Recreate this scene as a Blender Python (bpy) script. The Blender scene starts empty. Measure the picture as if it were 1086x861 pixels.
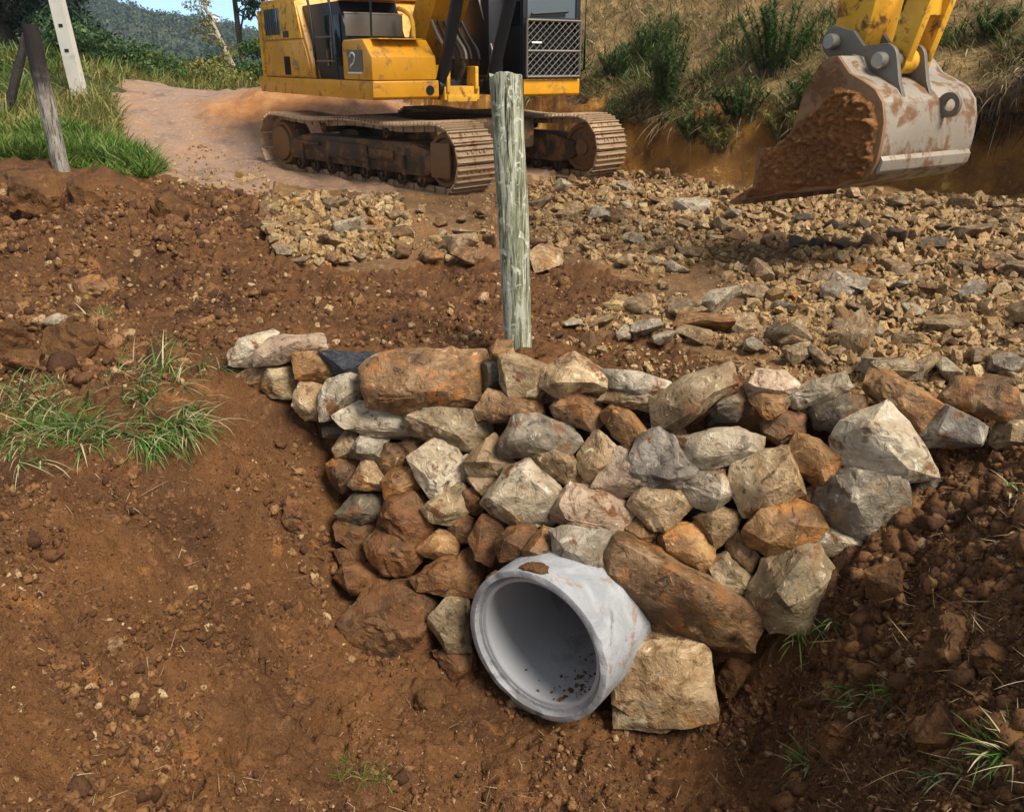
import bpy, bmesh, math, random
import numpy as np
from mathutils import Vector, Matrix, noise as mnoise
random.seed(7)
RNG = np.random.default_rng(11)
R = math.radians
scene = bpy.context.scene
COL = scene.collection

# ------------------------------------------------------------------ camera
FPX, PITCH, EYE = 900.0, 22.0, 1.6          # focal length in photo pixels, tilt below the horizon, eye height
PC, PS = math.cos(R(PITCH)), math.sin(R(PITCH))
cam_d = bpy.data.cameras.new('camera')
cam_d.sensor_width = 36.0
cam_d.lens = FPX / 1086 * 36.0
cam_d.clip_start, cam_d.clip_end = 0.05, 3000
cam = bpy.data.objects.new('camera', cam_d)
cam.location = (0, 0, EYE)
cam.rotation_euler = (R(90 - PITCH), 0, 0)
COL.objects.link(cam)
scene.camera = cam

def ray(px, py):
    r = (np.asarray(px, float) - 543) / FPX
    u = (430.5 - np.asarray(py, float)) / FPX
    return r, PC + u * PS, -PS + u * PC

def at_z(px, py, z):
    a, b, c = ray(px, py)
    t = (z - EYE) / c
    return float(a * t), float(b * t), float(z)

# ------------------------------------------------------------------ noise
PERM = np.random.default_rng(3).permutation(1024)
GRAD = np.random.default_rng(4).normal(size=(1024, 3))
GRAD /= np.linalg.norm(GRAD, axis=1)[:, None]

def perlin(x, y, z=0.0):
    x, y, z = np.broadcast_arrays(np.asarray(x, float), np.asarray(y, float), np.asarray(z, float))
    xi, yi, zi = np.floor(x).astype(int), np.floor(y).astype(int), np.floor(z).astype(int)
    xf, yf, zf = x - xi, y - yi, z - zi
    f = lambda t: t * t * t * (t * (t * 6 - 15) + 10)
    u, v, w = f(xf), f(yf), f(zf)
    def g(i, j, k):
        h = PERM[(PERM[(PERM[(xi + i) & 1023] + yi + j) & 1023] + zi + k) & 1023]
        gr = GRAD[h]
        return gr[..., 0] * (xf - i) + gr[..., 1] * (yf - j) + gr[..., 2] * (zf - k)
    l = lambda a, b, t: a + (b - a) * t
    return l(l(l(g(0,0,0), g(1,0,0), u), l(g(0,1,0), g(1,1,0), u), v),
             l(l(g(0,0,1), g(1,0,1), u), l(g(0,1,1), g(1,1,1), u), v), w)

def fbm(x, y, z=0.0, octv=4, gain=0.5):
    t, a, s = 0, 1.0, 1.0
    for i in range(octv):
        t = t + a * perlin(np.asarray(x) * s + 17.3 * i, np.asarray(y) * s - 9.1 * i, np.asarray(z) * s)
        a *= gain; s *= 2.03
    return t

def sstep(a, b, x):
    t = np.clip((x - a) / (b - a), 0, 1)
    return t * t * (3 - 2 * t)

# ------------------------------------------------------------------ terrain
class TPS:
    def __init__(self, pts, lam=0.002):
        p = np.array(pts, float)
        self.p = p[:, :2]
        n = len(p)
        K = self.k(self.p, self.p) + lam * np.eye(n)
        P = np.c_[np.ones(n), self.p]
        A = np.block([[K, P], [P.T, np.zeros((3, 3))]])
        s = np.linalg.solve(A, np.r_[p[:, 2], 0, 0, 0])
        self.w, self.a = s[:n], s[n:]
    @staticmethod
    def k(a, b):
        d2 = ((a[:, None, :] - b[None]) ** 2).sum(-1)
        return 0.5 * d2 * np.log(d2 + 1e-9)
    def __call__(self, x, y):
        sh = np.shape(x)
        q = np.c_[np.ravel(x), np.ravel(y)]
        out = np.empty(len(q))
        for i in range(0, len(q), 40000):
            b = q[i:i + 40000]
            out[i:i + 40000] = self.k(b, self.p) @ self.w + self.a[0] + b @ self.a[1:]
        return out.reshape(sh)

px_up = [(250,370,.03),(400,372,.03),(550,375,.02),(700,390,.02),(850,400,.03),(1000,405,.05),(1086,420,.03),
 (550,300,.02),(450,300,.03),(350,300,.05),(250,310,.08),(150,330,.10),(50,350,.08),(0,420,0),(100,400,0),(200,400,0),
 (0,300,.2),(100,270,.27),(200,250,.27),(300,230,.15),(400,230,.10),(500,215,.12),
 (0,212,.50),(60,204,.50),(120,205,.46),(185,205,.36),(220,150,.40),(200,120,.75),(200,97,1.0),
 (60,150,.65),(10,110,.98),(100,165,.55),(150,95,1.12),
 (600,250,.06),(700,300,.03),(700,220,.14),(800,250,.10),(900,300,.07),(900,230,.2),(1086,300,.15),(1086,225,.30),(1000,350,.06)]
U_pts = [at_z(*p) for p in px_up] + [(-.4,10.3,.13),(-3.8,13,.17),(1.4,13.1,.15),(-2,15,.3),(-2,11.5,.13),(.5,11.5,.12),
 (-8.7,18.3,1.45),(-9,24,1.0),(-12,30,.2),(-3,24,1.0),(-6,22,1.05),(10,9,.4),(10,14,.6),(-14,10,1.2),(-15,18,2.2),(0,20,.6),(6,20,.7),
 (15,3,.1),(12,0,0),(-12,3,.1),(-12,6,.35),(-5,3,0),(5,3,0),(0,0,0),(-5,0,0),(5,0,0)]
U = TPS(U_pts)
px_pit = [(0,500,-.05),(100,480,-.10),(200,450,-.12),(300,412,-.14),(0,430,0),(120,410,-.01),(230,385,0),
 (0,600,-.30),(0,700,-.50),(0,861,-.75),(100,600,-.42),(100,700,-.68),(100,861,-.98),(200,560,-.50),(200,700,-.90),
 (250,861,-1.30),(300,500,-.50),(300,600,-.85),(300,700,-1.12),(350,700,-1.22),(345,560,-.80),(360,600,-1.02),(400,800,-1.42),(400,861,-1.48),
 (450,720,-1.38),(520,780,-1.48),(545,861,-1.57),(600,770,-1.47),(650,800,-1.48),(700,861,-1.50),(760,760,-1.40),(700,760,-1.47),(790,700,-1.22),
 (840,740,-1.22),(860,640,-.78),(990,515,-.25),(1086,482,-.06),(1086,600,-.14),(1086,861,-.36),(1000,700,-.44),(950,600,-.50),
 (900,700,-.86),(850,861,-1.10),(790,861,-1.38),(950,861,-.76),(1000,600,-.36)]
P_pts = [at_z(*p) for p in px_pit] + [(0,1.0,-1.3),(.6,1.2,-1.2),(-.8,1.2,-1.0),(0,.3,-.5),(-3,1.5,-.25),(-3,0,0),(3,1.5,.02),(3,0,0),
 (-4,4,0),(-3,5,0),(4,3,.05),(3.5,4,.05),(.2,4.2,-1.3),(1,4.0,-1.1),(-.6,4.3,-1.0)]
P = TPS(P_pts)
WN = (.2625, .965)                                   # horizontal normal of the wall line, pointing into the bank
EB = np.array([(16, .5), (9.2, 6.0), (5.5, 8.97), (1.9, 11.7), (-.6, 16.0), (-3.2, 22), (-5, 34), (-6, 60)])

def emb_dist(x, y):
    """signed distance into the hillside on the right of the road"""
    best = np.full(np.shape(x), 1e9); sgn = np.ones(np.shape(x)); par = np.zeros(np.shape(x))
    for i in range(len(EB) - 1):
        a, b = EB[i], EB[i + 1]
        d = b - a; L2 = d @ d
        t = np.clip(((x - a[0]) * d[0] + (y - a[1]) * d[1]) / L2, 0, 1)
        qx, qy = x - a[0] - t * d[0], y - a[1] - t * d[1]
        dd = np.hypot(qx, qy)
        m = dd < best
        best = np.where(m, dd, best)
        sgn = np.where(m, np.sign(d[1] * qx - d[0] * qy), sgn)
        par = np.where(m, i + t, par)
    return best * sgn, par

def far_ground(x, y):
    ridge = 15 + (-125 - x) * .235 + 7 * fbm(x / 90, y / 160, 3.3, 3)
    ridge = np.clip(ridge, -2, 34)
    return -5 + sstep(50, 400, y) * (ridge + 5)

def macro(x, y):
    xc, yc = np.clip(x, -15, 15), np.clip(y, 0, 26)
    u = U(xc, yc)
    p = P(np.clip(x, -4, 4), np.clip(y, 0, 5))
    n = WN[0] * x + WN[1] * y
    zf = .05 + (n - .17 - 4.07 - .03 * fbm(x * 4, y * 4, 1.1, 2)) / .42
    near = np.minimum(np.maximum(p, zf), u)
    w = sstep(3.2, 4.0, np.abs(x)) * 1.0
    near = near * (1 - w) + u * w
    h = np.where(y < 6, near, u)
    e, par = emb_dist(x, y)
    e = e + .22 * fbm(x * 1.3, y * 1.3, 5.5, 3)
    hc = .72 + .75 * sstep(2.4, 1.5, par)
    E = hc * sstep(-.02, .38, e) + np.clip(e - .3, 0, 4) * .62 + np.clip(e - 4.3, 0, 12) * .33
    h = h + E * sstep(-.5, 0, e)
    h = h + .75 * np.exp(-(((x + 3.6) / 1.9) ** 2 + ((y - 16.6) / 1.6) ** 2))     # heap of orange soil behind the machine
    g = far_ground(x, y)
    k = sstep(27, 55, y) * sstep(3, -2, e)
    return h * (1 - k) + g * k

PW = lambda pts, z: np.array([at_z(a, b, z)[:2] for a, b in pts])
RUB = PW([(430,222),(470,205),(560,196),(680,180),(800,205),(1090,212),(1300,225),(1330,450),(1100,440),(1000,420),(900,408),(850,396),(790,383),(715,354),(640,342),(606,336),(640,325),(690,300),(640,280),(560,262),(520,272),(440,262)], .08)
PILE = PW([(276,235),(300,205),(420,205),(520,215),(525,255),(430,276),(330,280),(285,262)], .12)

def inside(poly, x, y):
    r = np.zeros(np.shape(x), bool)
    n = len(poly)
    for i in range(n):
        (x1, y1), (x2, y2) = poly[i], poly[(i + 1) % n]
        c = (y1 > y) != (y2 > y)
        r ^= c & (x < (x2 - x1) * (y - y1) / (y2 - y1 + 1e-12) + x1)
    return r

def in_bank(x, y):                                   # the grassy bank on the left
    front = 9.35 + .30 * fbm(x * .9, 0, 2.2, 3) + .12 * np.clip(x + 5.5, -9, 3)
    right = np.interp(y, [9, 10.1, 13, 16.7, 19, 21, 23, 30, 60], [-3.9, -4.0, -5.7, -7.3, -7.9, -6.6, -4.5, 2, 4]) + .35 * fbm(y * .8, x * .8, 7.7, 3)
    return (y > front) & (x < right)

def in_road(x, y):
    return (y > 9.6) & ~in_bank(x, y) & (x > -8.2) & (y < 26)

def scarp(pts, am, wd):
    q = np.array([at_z(a, b, c) for a, b, c in pts]); return q[:, 0], q[:, 1], am, wd
SCARPS = [scarp([(95,870,-.98),(150,835,-.98),(195,795,-.95),(235,755,-.93),(252,725,-.95)], .10, .32),
 scarp([(150,690,-.8),(190,660,-.75),(250,655,-.85),(300,690,-1.0)], .08, .18),
 scarp([(30,590,-.32),(70,580,-.36),(110,590,-.40)], .07, .16), scarp([(40,655,-.48),(75,665,-.52),(100,650,-.5)], .03, .12),
 scarp([(130,555,-.42),(160,570,-.48),(200,562,-.5)], .06, .14), scarp([(210,610,-.62),(260,600,-.68),(300,620,-.85)], .06, .16),
 scarp([(60,770,-.72),(110,760,-.75),(150,740,-.75)], .055, .15), scarp([(280,780,-1.2),(330,760,-1.28),(370,720,-1.25)], .07, .16)]

def detail(x, y):
    rub = inside(RUB, x, y) | inside(PILE, x, y)
    bank = in_bank(x, y); road = in_road(x, y) & ~rub
    e, par = emb_dist(x, y)
    d = np.hypot(x, y)
    # soil: lumps, clods, crevices
    n1 = fbm(x * 1.6, y * 1.6, .3, 3)
    n2 = fbm(x * 6.5, y * 6.5, 1.7, 3)
    rid = 1 - np.abs(perlin(x * 9, y * 9, 4.4)) * 2.4
    n3 = fbm(x * 21, y * 21, 2.9, 3)
    rid2 = 1 - np.abs(perlin(x * 26, y * 26, 8.4)) * 2.4
    mound = sstep(.95, 1.5, x) * sstep(4.2, 3.4, y)            # loose spoil heap on the right
    berm = sstep(5.0, 6.4, y) * sstep(-.6, -2.2, x)
    left = sstep(-.7, -1.4, x) * sstep(3.9, 3.2, y)
    loose = np.clip(mound + berm * .9 + .55, 0, 1.4)
    soil = .065 * n1 + .068 * n2 * (.45 + .5 * loose) * np.clip(1 + 1.2 * n1, .4, 1.6) - .060 * np.clip(rid - .60, 0, 1) * (.8 + loose) * np.clip(.6 + 2.5 * perlin(x * 2.3, y * 2.3, 5.2), 0, 2) + .040 * n3 * (.45 + .5 * loose) * np.clip(1 + 1.5 * n2, .3, 1.7) - .026 * np.clip(rid2 - .58, 0, 1) * (.5 + loose)
    soil = soil + mound * (.10 * np.abs(perlin(x * 5.5, y * 5.5, 9.1)) + .06 * np.abs(perlin(x * 14, y * 14, 1.1)))
    soil = soil + berm * (.16 * np.abs(fbm(x * 1.5, y * 1.5, 6.1, 3)) + .06 * n2)
    rubd = .03 * n1 + .025 * n2 + .014 * n3 + .15 * np.clip(fbm(x * .9, y * 1.6, 3.8, 3), -.25, 1) + .13 * inside(PILE, x, y) * np.clip(1.1 - np.abs((y - 8.6) / 1.6), 0, 1)
    rutn = perlin(x * 1.1 + y * .9, (y - x * .5) * .22, 3.1)
    ru = (x + .5 * y)
    roadd = .06 * (1 - 3 * np.abs(perlin(ru * 2.2, (y - .5 * x) * .25, 4.7))) + .03 * fbm(ru * 7, (y - .5 * x) * .8, 2.2, 3) + .08 * rutn + .025 * n2 + .02 * fbm(x * 3 + y * 2.5, y * .8, 5.1, 3)
    bankd = .10 * n1 + .05 * n2
    embd = .16 * fbm(x * 1.1, y * 1.1, 2.1, 4) + .08 * n2
    # scarps and cracks on the left pit slope
    for sx, sy, am, wd in SCARPS:
        dd = np.full(np.shape(x), 9.0); sg = np.zeros(np.shape(x))
        m_ = (np.abs(x - sx.mean()) < 1.6) & (np.abs(y - sy.mean()) < 1.6)
        X, Y = x[m_], y[m_]
        X = X + .05 * fbm(X * 5, Y * 5, 3.3, 3); Y = Y + .05 * fbm(X * 5, Y * 5, 6.3, 3)
        b_ = np.full(X.shape, 9.0); s_ = np.zeros(X.shape); e_ = np.ones(X.shape)
        nseg = len(sx) - 1
        for i in range(nseg):
            dx, dy = sx[i + 1] - sx[i], sy[i + 1] - sy[i]; L2 = dx * dx + dy * dy
            tt = ((X - sx[i]) * dx + (Y - sy[i]) * dy) / L2; tc = np.clip(tt, 0, 1)
            qx, qy = X - sx[i] - tc * dx, Y - sy[i] - tc * dy; d_ = np.hypot(qx, qy)
            u_ = d_ < b_
            b_ = np.where(u_, d_, b_); s_ = np.where(u_, np.sign(dx * qy - dy * qx), s_)
        v_ = am * np.where(s_ > 0, sstep(wd, 0, b_), -.7 * sstep(.06, 0, b_))
        soil[m_] += v_ * (.7 + .6 * fbm(X * 4, Y * 4, 8.8, 2))
    out = np.where(rub, rubd, soil)
    out = np.where(road, roadd, out)
    out = np.where(bank, bankd, out)
    out = np.where(e > .1, embd, out)
    return out * sstep(140, 60, d)

def grow(start, step, ratio, stop):
    v = [start]
    while abs(v[-1]) < abs(stop) or (v[-1] * stop < 0):
        v.append(v[-1] + step); step *= ratio
        if len(v) > 900: break
    return v[1:]

STEP = .0145
xs = np.r_[np.array(grow(-2.75, -STEP, 1.033, -130))[::-1], np.arange(-2.75, 2.5, STEP), grow(2.5, STEP, 1.033, 130)]
ys = np.r_[np.array(grow(1.45, -STEP, 1.12, -14))[::-1], np.arange(1.45, 4.9, STEP), grow(4.9, STEP * 1.1, 1.021, 104)]
GX, GY = np.meshgrid(xs, ys)
GZ = macro(GX, GY) + detail(GX, GY)

def height(x, y):
    x = np.asarray(x, float); y = np.asarray(y, float)
    i = np.clip(np.searchsorted(xs, x) - 1, 0, len(xs) - 2)
    j = np.clip(np.searchsorted(ys, y) - 1, 0, len(ys) - 2)
    a = np.clip((x - xs[i]) / (xs[i + 1] - xs[i]), 0, 1); b = np.clip((y - ys[j]) / (ys[j + 1] - ys[j]), 0, 1)
    return (GZ[j, i] * (1 - a) + GZ[j, i + 1] * a) * (1 - b) + (GZ[j + 1, i] * (1 - a) + GZ[j + 1, i + 1] * a) * b

def hit(px, py, t0=1.5, t1=70):
    """where the sight line through a photo pixel meets the ground"""
    a, b, c = [np.atleast_1d(v).astype(float) for v in ray(px, py)]
    lo = np.full(a.shape, t0); hi = np.full(a.shape, t1); done = np.zeros(a.shape, bool)
    t = lo.copy()
    for k in range(420):
        tn = t * 1.01 + .004
        below = (EYE + c * tn) < height(a * tn, b * tn)
        new = below & ~done
        lo = np.where(new, t, lo); hi = np.where(new, tn, hi)
        done |= below
        t = tn
        if done.all() or t.min() > t1: break
    for k in range(14):
        m = (lo + hi) / 2
        bl = (EYE + c * m) < height(a * m, b * m)
        hi = np.where(bl, m, hi); lo = np.where(bl, lo, m)
    return a * hi, b * hi, EYE + c * hi, hi
# ------------------------------------------------------------------ tagging and mesh helpers
def tag(o, label=None, cat=None, group=None, kind=None):
    if label: o['label'] = label
    if cat: o['category'] = cat
    if group: o['group'] = group
    if kind: o['kind'] = kind
    return o

def empty(name, loc=(0, 0, 0), rz=0.0):
    o = bpy.data.objects.new(name, None)
    o.location = loc; o.rotation_euler = (0, 0, rz); o.empty_display_size = .2
    COL.objects.link(o)
    return o

def link_mesh(name, me, mat, parent=None):
    if mat: me.materials.append(mat)
    o = bpy.data.objects.new(name, me)
    COL.objects.link(o)
    if parent: o.parent = parent
    return o

def np_mesh(name, verts, faces, smooth=True):
    """faces: int array (n,3) or (n,4)"""
    me = bpy.data.meshes.new(name)
    verts = np.ascontiguousarray(verts, np.float32); faces = np.ascontiguousarray(faces, np.int32)
    k = faces.shape[1]
    me.vertices.add(len(verts)); me.vertices.foreach_set('co', verts.ravel())
    me.loops.add(faces.size); me.loops.foreach_set('vertex_index', faces.ravel())
    me.polygons.add(len(faces)); me.polygons.foreach_set('loop_start', np.arange(0, faces.size, k, dtype=np.int32))
    me.update(calc_edges=True)
    me.polygons.foreach_set('use_smooth', np.full(len(faces), smooth))
    me.validate()
    return me

def chaikin(pts, n=2):
    pts = [Vector(p) for p in pts]
    for _ in range(n):
        q = [pts[0]]
        for a, b in zip(pts, pts[1:]): q += [a.lerp(b, .25), a.lerp(b, .75)]
        pts = q + [pts[-1]]
    return pts

class MB:
    """collects shaped pieces; build() links them as one mesh object"""
    def __init__(self): self.v, self.f = [], []
    def add(self, vs, fs, mat=None):
        n = len(self.v)
        self.v += [tuple(mat @ Vector(v)) if mat else tuple(v) for v in vs]
        self.f += [tuple(i + n for i in f) for f in fs]
        return self
    def bm(self, b, mat=None):
        b.verts.index_update()
        self.add([v.co.copy() for v in b.verts], [[v.index for v in f.verts] for f in b.faces], mat)
        b.free(); return self
    def box(self, c, s, bev=.01, mat=None, rot=None):
        b = bmesh.new(); bmesh.ops.create_cube(b, size=1)
        for v in b.verts: v.co = Vector((v.co.x * s[0], v.co.y * s[1], v.co.z * s[2]))
        if bev: bmesh.ops.bevel(b, geom=list(b.edges), offset=min(bev, min(s) * .45), segments=2, affect='EDGES', profile=.6)
        m = Matrix.Translation(c) @ (rot.to_4x4() if rot else Matrix())
        return self.bm(b, (mat @ m) if mat else m)
    def prism(self, prof, y0, y1, bev=.008, mat=None):
        """profile of (x, z) extruded along y"""
        b = bmesh.new()
        A = [b.verts.new((x, y0, z)) for x, z in prof]; B = [b.verts.new((x, y1, z)) for x, z in prof]
        n = len(prof)
        b.faces.new(A); b.faces.new(B[::-1])
        for i in range(n): b.faces.new((A[i], B[i], B[(i + 1) % n], A[(i + 1) % n]))
        bmesh.ops.recalc_face_normals(b, faces=list(b.faces))
        if bev:
            es = [e for e in b.edges if e.calc_face_angle(0) > .5]
            bmesh.ops.bevel(b, geom=es, offset=bev, segments=2, affect='EDGES', profile=.6, clamp_overlap=True)
        return self.bm(b, mat)
    def tube(self, pts, r, seg=10, cap=True, mat=None):
        pts = [Vector(p) for p in pts]; rs = r if isinstance(r, (list, tuple)) else [r] * len(pts)
        vs, fs = [], []
        up = Vector((0, 0, 1))
        for i, p in enumerate(pts):
            d = (pts[min(i + 1, len(pts) - 1)] - pts[max(i - 1, 0)]).normalized()
            a = d.cross(up)
            if a.length < .05: a = d.cross(Vector((1, 0, 0)))
            a.normalize(); q = a.cross(d)
            for k in range(seg):
                t = 2 * math.pi * k / seg
                vs.append(p + (a * math.cos(t) + q * math.sin(t)) * rs[i])
        for i in range(len(pts) - 1):
            for k in range(seg):
                fs.append((i * seg + k, i * seg + (k + 1) % seg, (i + 1) * seg + (k + 1) % seg, (i + 1) * seg + k))
        if cap:
            fs.append(tuple(range(seg))[::-1]); fs.append(tuple(range((len(pts) - 1) * seg, len(pts) * seg)))
        return self.add(vs, fs, mat)
    def lathe(self, prof, seg=32, mat=None, closed=False):
        """profile of (r, y) turned about the y axis"""
        vs, fs = [], []
        for r_, y in prof:
            for k in range(seg):
                t = 2 * math.pi * k / seg
                vs.append((r_ * math.cos(t), y, r_ * math.sin(t)))
        n = len(prof)
        for i in range(n - 1 + int(closed)):
            j = (i + 1) % n
            for k in range(seg):
                fs.append((i * seg + k, i * seg + (k + 1) % seg, j * seg + (k + 1) % seg, j * seg + k))
        return self.add(vs, fs, mat)
    def build(self, name, mat, parent=None, ang=35):
        me = bpy.data.meshes.new(name)
        me.from_pydata(self.v, [], self.f)
        b = bmesh.new(); b.from_mesh(me); bmesh.ops.recalc_face_normals(b, faces=list(b.faces)); b.to_mesh(me); b.free()
        me.shade_smooth(); me.set_sharp_from_angle(angle=R(ang))
        return link_mesh(name, me, mat, parent)

# ------------------------------------------------------------------ materials
class NT:
    def __init__(self, name):
        self.m = bpy.data.materials.new(name); self.m.use_nodes = True
        self.t = self.m.node_tree; self.t.nodes.clear()
        self.out = self.n('ShaderNodeOutputMaterial'); self.b = self.n('ShaderNodeBsdfPrincipled')
        self.l(self.b.outputs[0], self.out.inputs[0])
    def n(self, ty, **kw):
        o = self.t.nodes.new(ty)
        for k, v in kw.items(): setattr(o, k, v)
        return o
    def l(self, a, b): self.t.links.new(a, b)
    def coord(self, which='Object', rnd=False):
        c = self.n('ShaderNodeTexCoord').outputs[which]
        if rnd:
            oi = self.n('ShaderNodeObjectInfo')
            m = self.n('ShaderNodeVectorMath', operation='MULTIPLY_ADD')
            m.inputs[1].default_value = (1, 1, 1)
            mm = self.n('ShaderNodeMath', operation='MULTIPLY'); mm.inputs[1].default_value = 57.3
            self.l(oi.outputs['Random'], mm.inputs[0]); self.l(c, m.inputs[0]); self.l(mm.outputs[0], m.inputs[2])
            return m.outputs[0]
        return c
    def noise(self, co, scale, detail=5, rough=.6, dist=0.0, out='Fac'):
        t = self.n('ShaderNodeTexNoise'); t.inputs['Scale'].default_value = scale; t.inputs['Detail'].default_value = detail
        t.inputs['Roughness'].default_value = rough; t.inputs['Distortion'].default_value = dist
        self.l(co, t.inputs['Vector']); return t.outputs[out]
    def voro(self, co, scale, feature='F1', out='Distance'):
        t = self.n('ShaderNodeTexVoronoi', feature=feature); t.inputs['Scale'].default_value = scale
        self.l(co, t.inputs['Vector']); return t.outputs[out]
    def ramp(self, f, stops):
        r = self.n('ShaderNodeValToRGB'); e = r.color_ramp.elements
        while len(e) < len(stops): e.new(.5)
        for i, (p, c) in enumerate(stops):
            e[i].position = p; e[i].color = (*c, 1) if len(c) == 3 else c
        self.l(f, r.inputs[0]); return r.outputs[0]
    def mask(self, f, a, b):
        m = self.n('ShaderNodeMapRange', interpolation_type='SMOOTHSTEP')
        m.inputs[1].default_value = a; m.inputs[2].default_value = b
        self.l(f, m.inputs[0]); return m.outputs[0]
    def mix(self, f, a, b, mode='MIX'):
        m = self.n('ShaderNodeMix', data_type='RGBA', blend_type=mode)
        for s, v in ((0, f), (6, a), (7, b)):
            if isinstance(v, (int, float)): m.inputs[s].default_value = v
            elif isinstance(v, tuple): m.inputs[s].default_value = (*v, 1)
            else: self.l(v, m.inputs[s])
        return m.outputs[2]
    def math(self, op, a, b):
        m = self.n('ShaderNodeMath', operation=op)
        for i, v in enumerate((a, b)):
            if isinstance(v, (int, float)): m.inputs[i].default_value = v
            else: self.l(v, m.inputs[i])
        return m.outputs[0]
    def bump(self, h, strength=.5, dist=.02, prev=None):
        b = self.n('ShaderNodeBump'); b.inputs['Strength'].default_value = strength; b.inputs['Distance'].default_value = dist
        self.l(h, b.inputs['Height'])
        if prev: self.l(prev, b.inputs['Normal'])
        return b.outputs[0]
    def done(self, col=None, rough=.8, spec=.3, nrm=None, metal=0.0):
        s = self.b.inputs
        if isinstance(col, tuple): s['Base Color'].default_value = (*col, 1)
        elif col is not None: self.l(col, s['Base Color'])
        if isinstance(rough, (int, float)): s['Roughness'].default_value = rough
        else: self.l(rough, s['Roughness'])
        s['Specular IOR Level'].default_value = spec; s['Metallic'].default_value = metal
        if nrm: self.l(nrm, s['Normal'])
        return self.m

def soil_mat(name, dark, mid, light, warm, patch=(.36, .14, .04), gloss=.75):
    k = NT(name); co = k.coord('Object')
    a = k.noise(co, 1.7, 6, .62); b = k.noise(co, 14, 6, .7, .6); c = k.noise(co, 60, 4, .7)
    col = k.ramp(a, [(.30, dark), (.48, mid), (.66, warm)])
    col = k.mix(k.mask(b, .52, .72), col, light)
    col = k.mix(k.mask(k.noise(co, 3.1, 5, .6, .4), .60, .70), col, patch)
    col = k.mix(k.math('MULTIPLY', k.mask(c, .48, .30), .55), col, tuple(v * .45 for v in dark))
    n = k.bump(b, .75, .04); n = k.bump(c, .9, .014, n); n = k.bump(k.voro(co, 85), .35, .006, n)
    return k.done(col, k.ramp(a, [(.3, (gloss - .2,) * 3), (.7, (gloss + .15,) * 3)]), .25, n)

M = {}
M['bucket_mud'] = soil_mat('sticky_bucket_mud', (.12, .045, .012), (.27, .11, .03), (.42, .22, .075), (.36, .15, .036), (.46, .20, .045), .5)
M['soil'] = soil_mat('red_brown_soil', (.048, .0185, .006), (.108, .0455, .0135), (.215, .104, .038), (.152, .064, .018), (.25, .105, .027), .62)
M['clod'] = soil_mat('soil_clods', (.062, .027, .009), (.12, .054, .0165), (.215, .108, .040), (.165, .075, .022), (.26, .11, .030))
M['cut'] = soil_mat('ochre_cut_soil', (.10, .042, .011), (.26, .115, .024), (.40, .22, .065), (.46, .22, .034), (.60, .36, .075))
M['road'] = soil_mat('muddy_road', (.17, .095, .057), (.32, .20, .13), (.52, .38, .28), (.37, .215, .12), (.36, .165, .065), .40)
def blend_heap(m):                                  # orange soil lying across the road behind the machine
    t = m.node_tree; k = NT.__new__(NT); k.m = m; k.t = t
    b_ = [n for n in t.nodes if n.type == 'BSDF_PRINCIPLED'][0]
    old = b_.inputs['Base Color'].links[0].from_socket
    co = k.coord('Object'); sx = k.n('ShaderNodeSeparateXYZ'); k.l(co, sx.inputs[0])
    u = k.math('MULTIPLY', k.math('ADD', sx.outputs[0], 3.0), 1 / 2.8); v = k.math('MULTIPLY', k.math('ADD', sx.outputs[1], -16.4), 1 / 2.6)
    d = k.math('ADD', k.math('MULTIPLY', u, u), k.math('MULTIPLY', v, v))
    d = k.math('ADD', d, k.math('MULTIPLY', k.noise(co, 1.1, 6, .65), 1.6))
    k.l(k.mix(k.mask(d, 1.85, 1.15), old, k.ramp(k.noise(co, 3, 6, .65), [(.3, (.24, .09, .024)), (.5, (.40, .17, .05)), (.7, (.50, .26, .095))])), b_.inputs['Base Color'])
blend_heap(M['road'])
M['rubble_base'] = soil_mat('crushed_rock_base', (.10, .052, .021), (.18, .098, .04), (.34, .22, .11), (.22, .11, .042), (.22, .105, .038))
M['turf'] = soil_mat('turf_soil', (.03, .035, .010), (.05, .065, .016), (.10, .09, .03), (.06, .08, .015), (.09, .075, .025))
M['slope'] = soil_mat('weedy_slope_soil', (.09, .06, .022), (.22, .145, .06), (.40, .29, .14), (.34, .22, .09), (.26, .22, .08))

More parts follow.
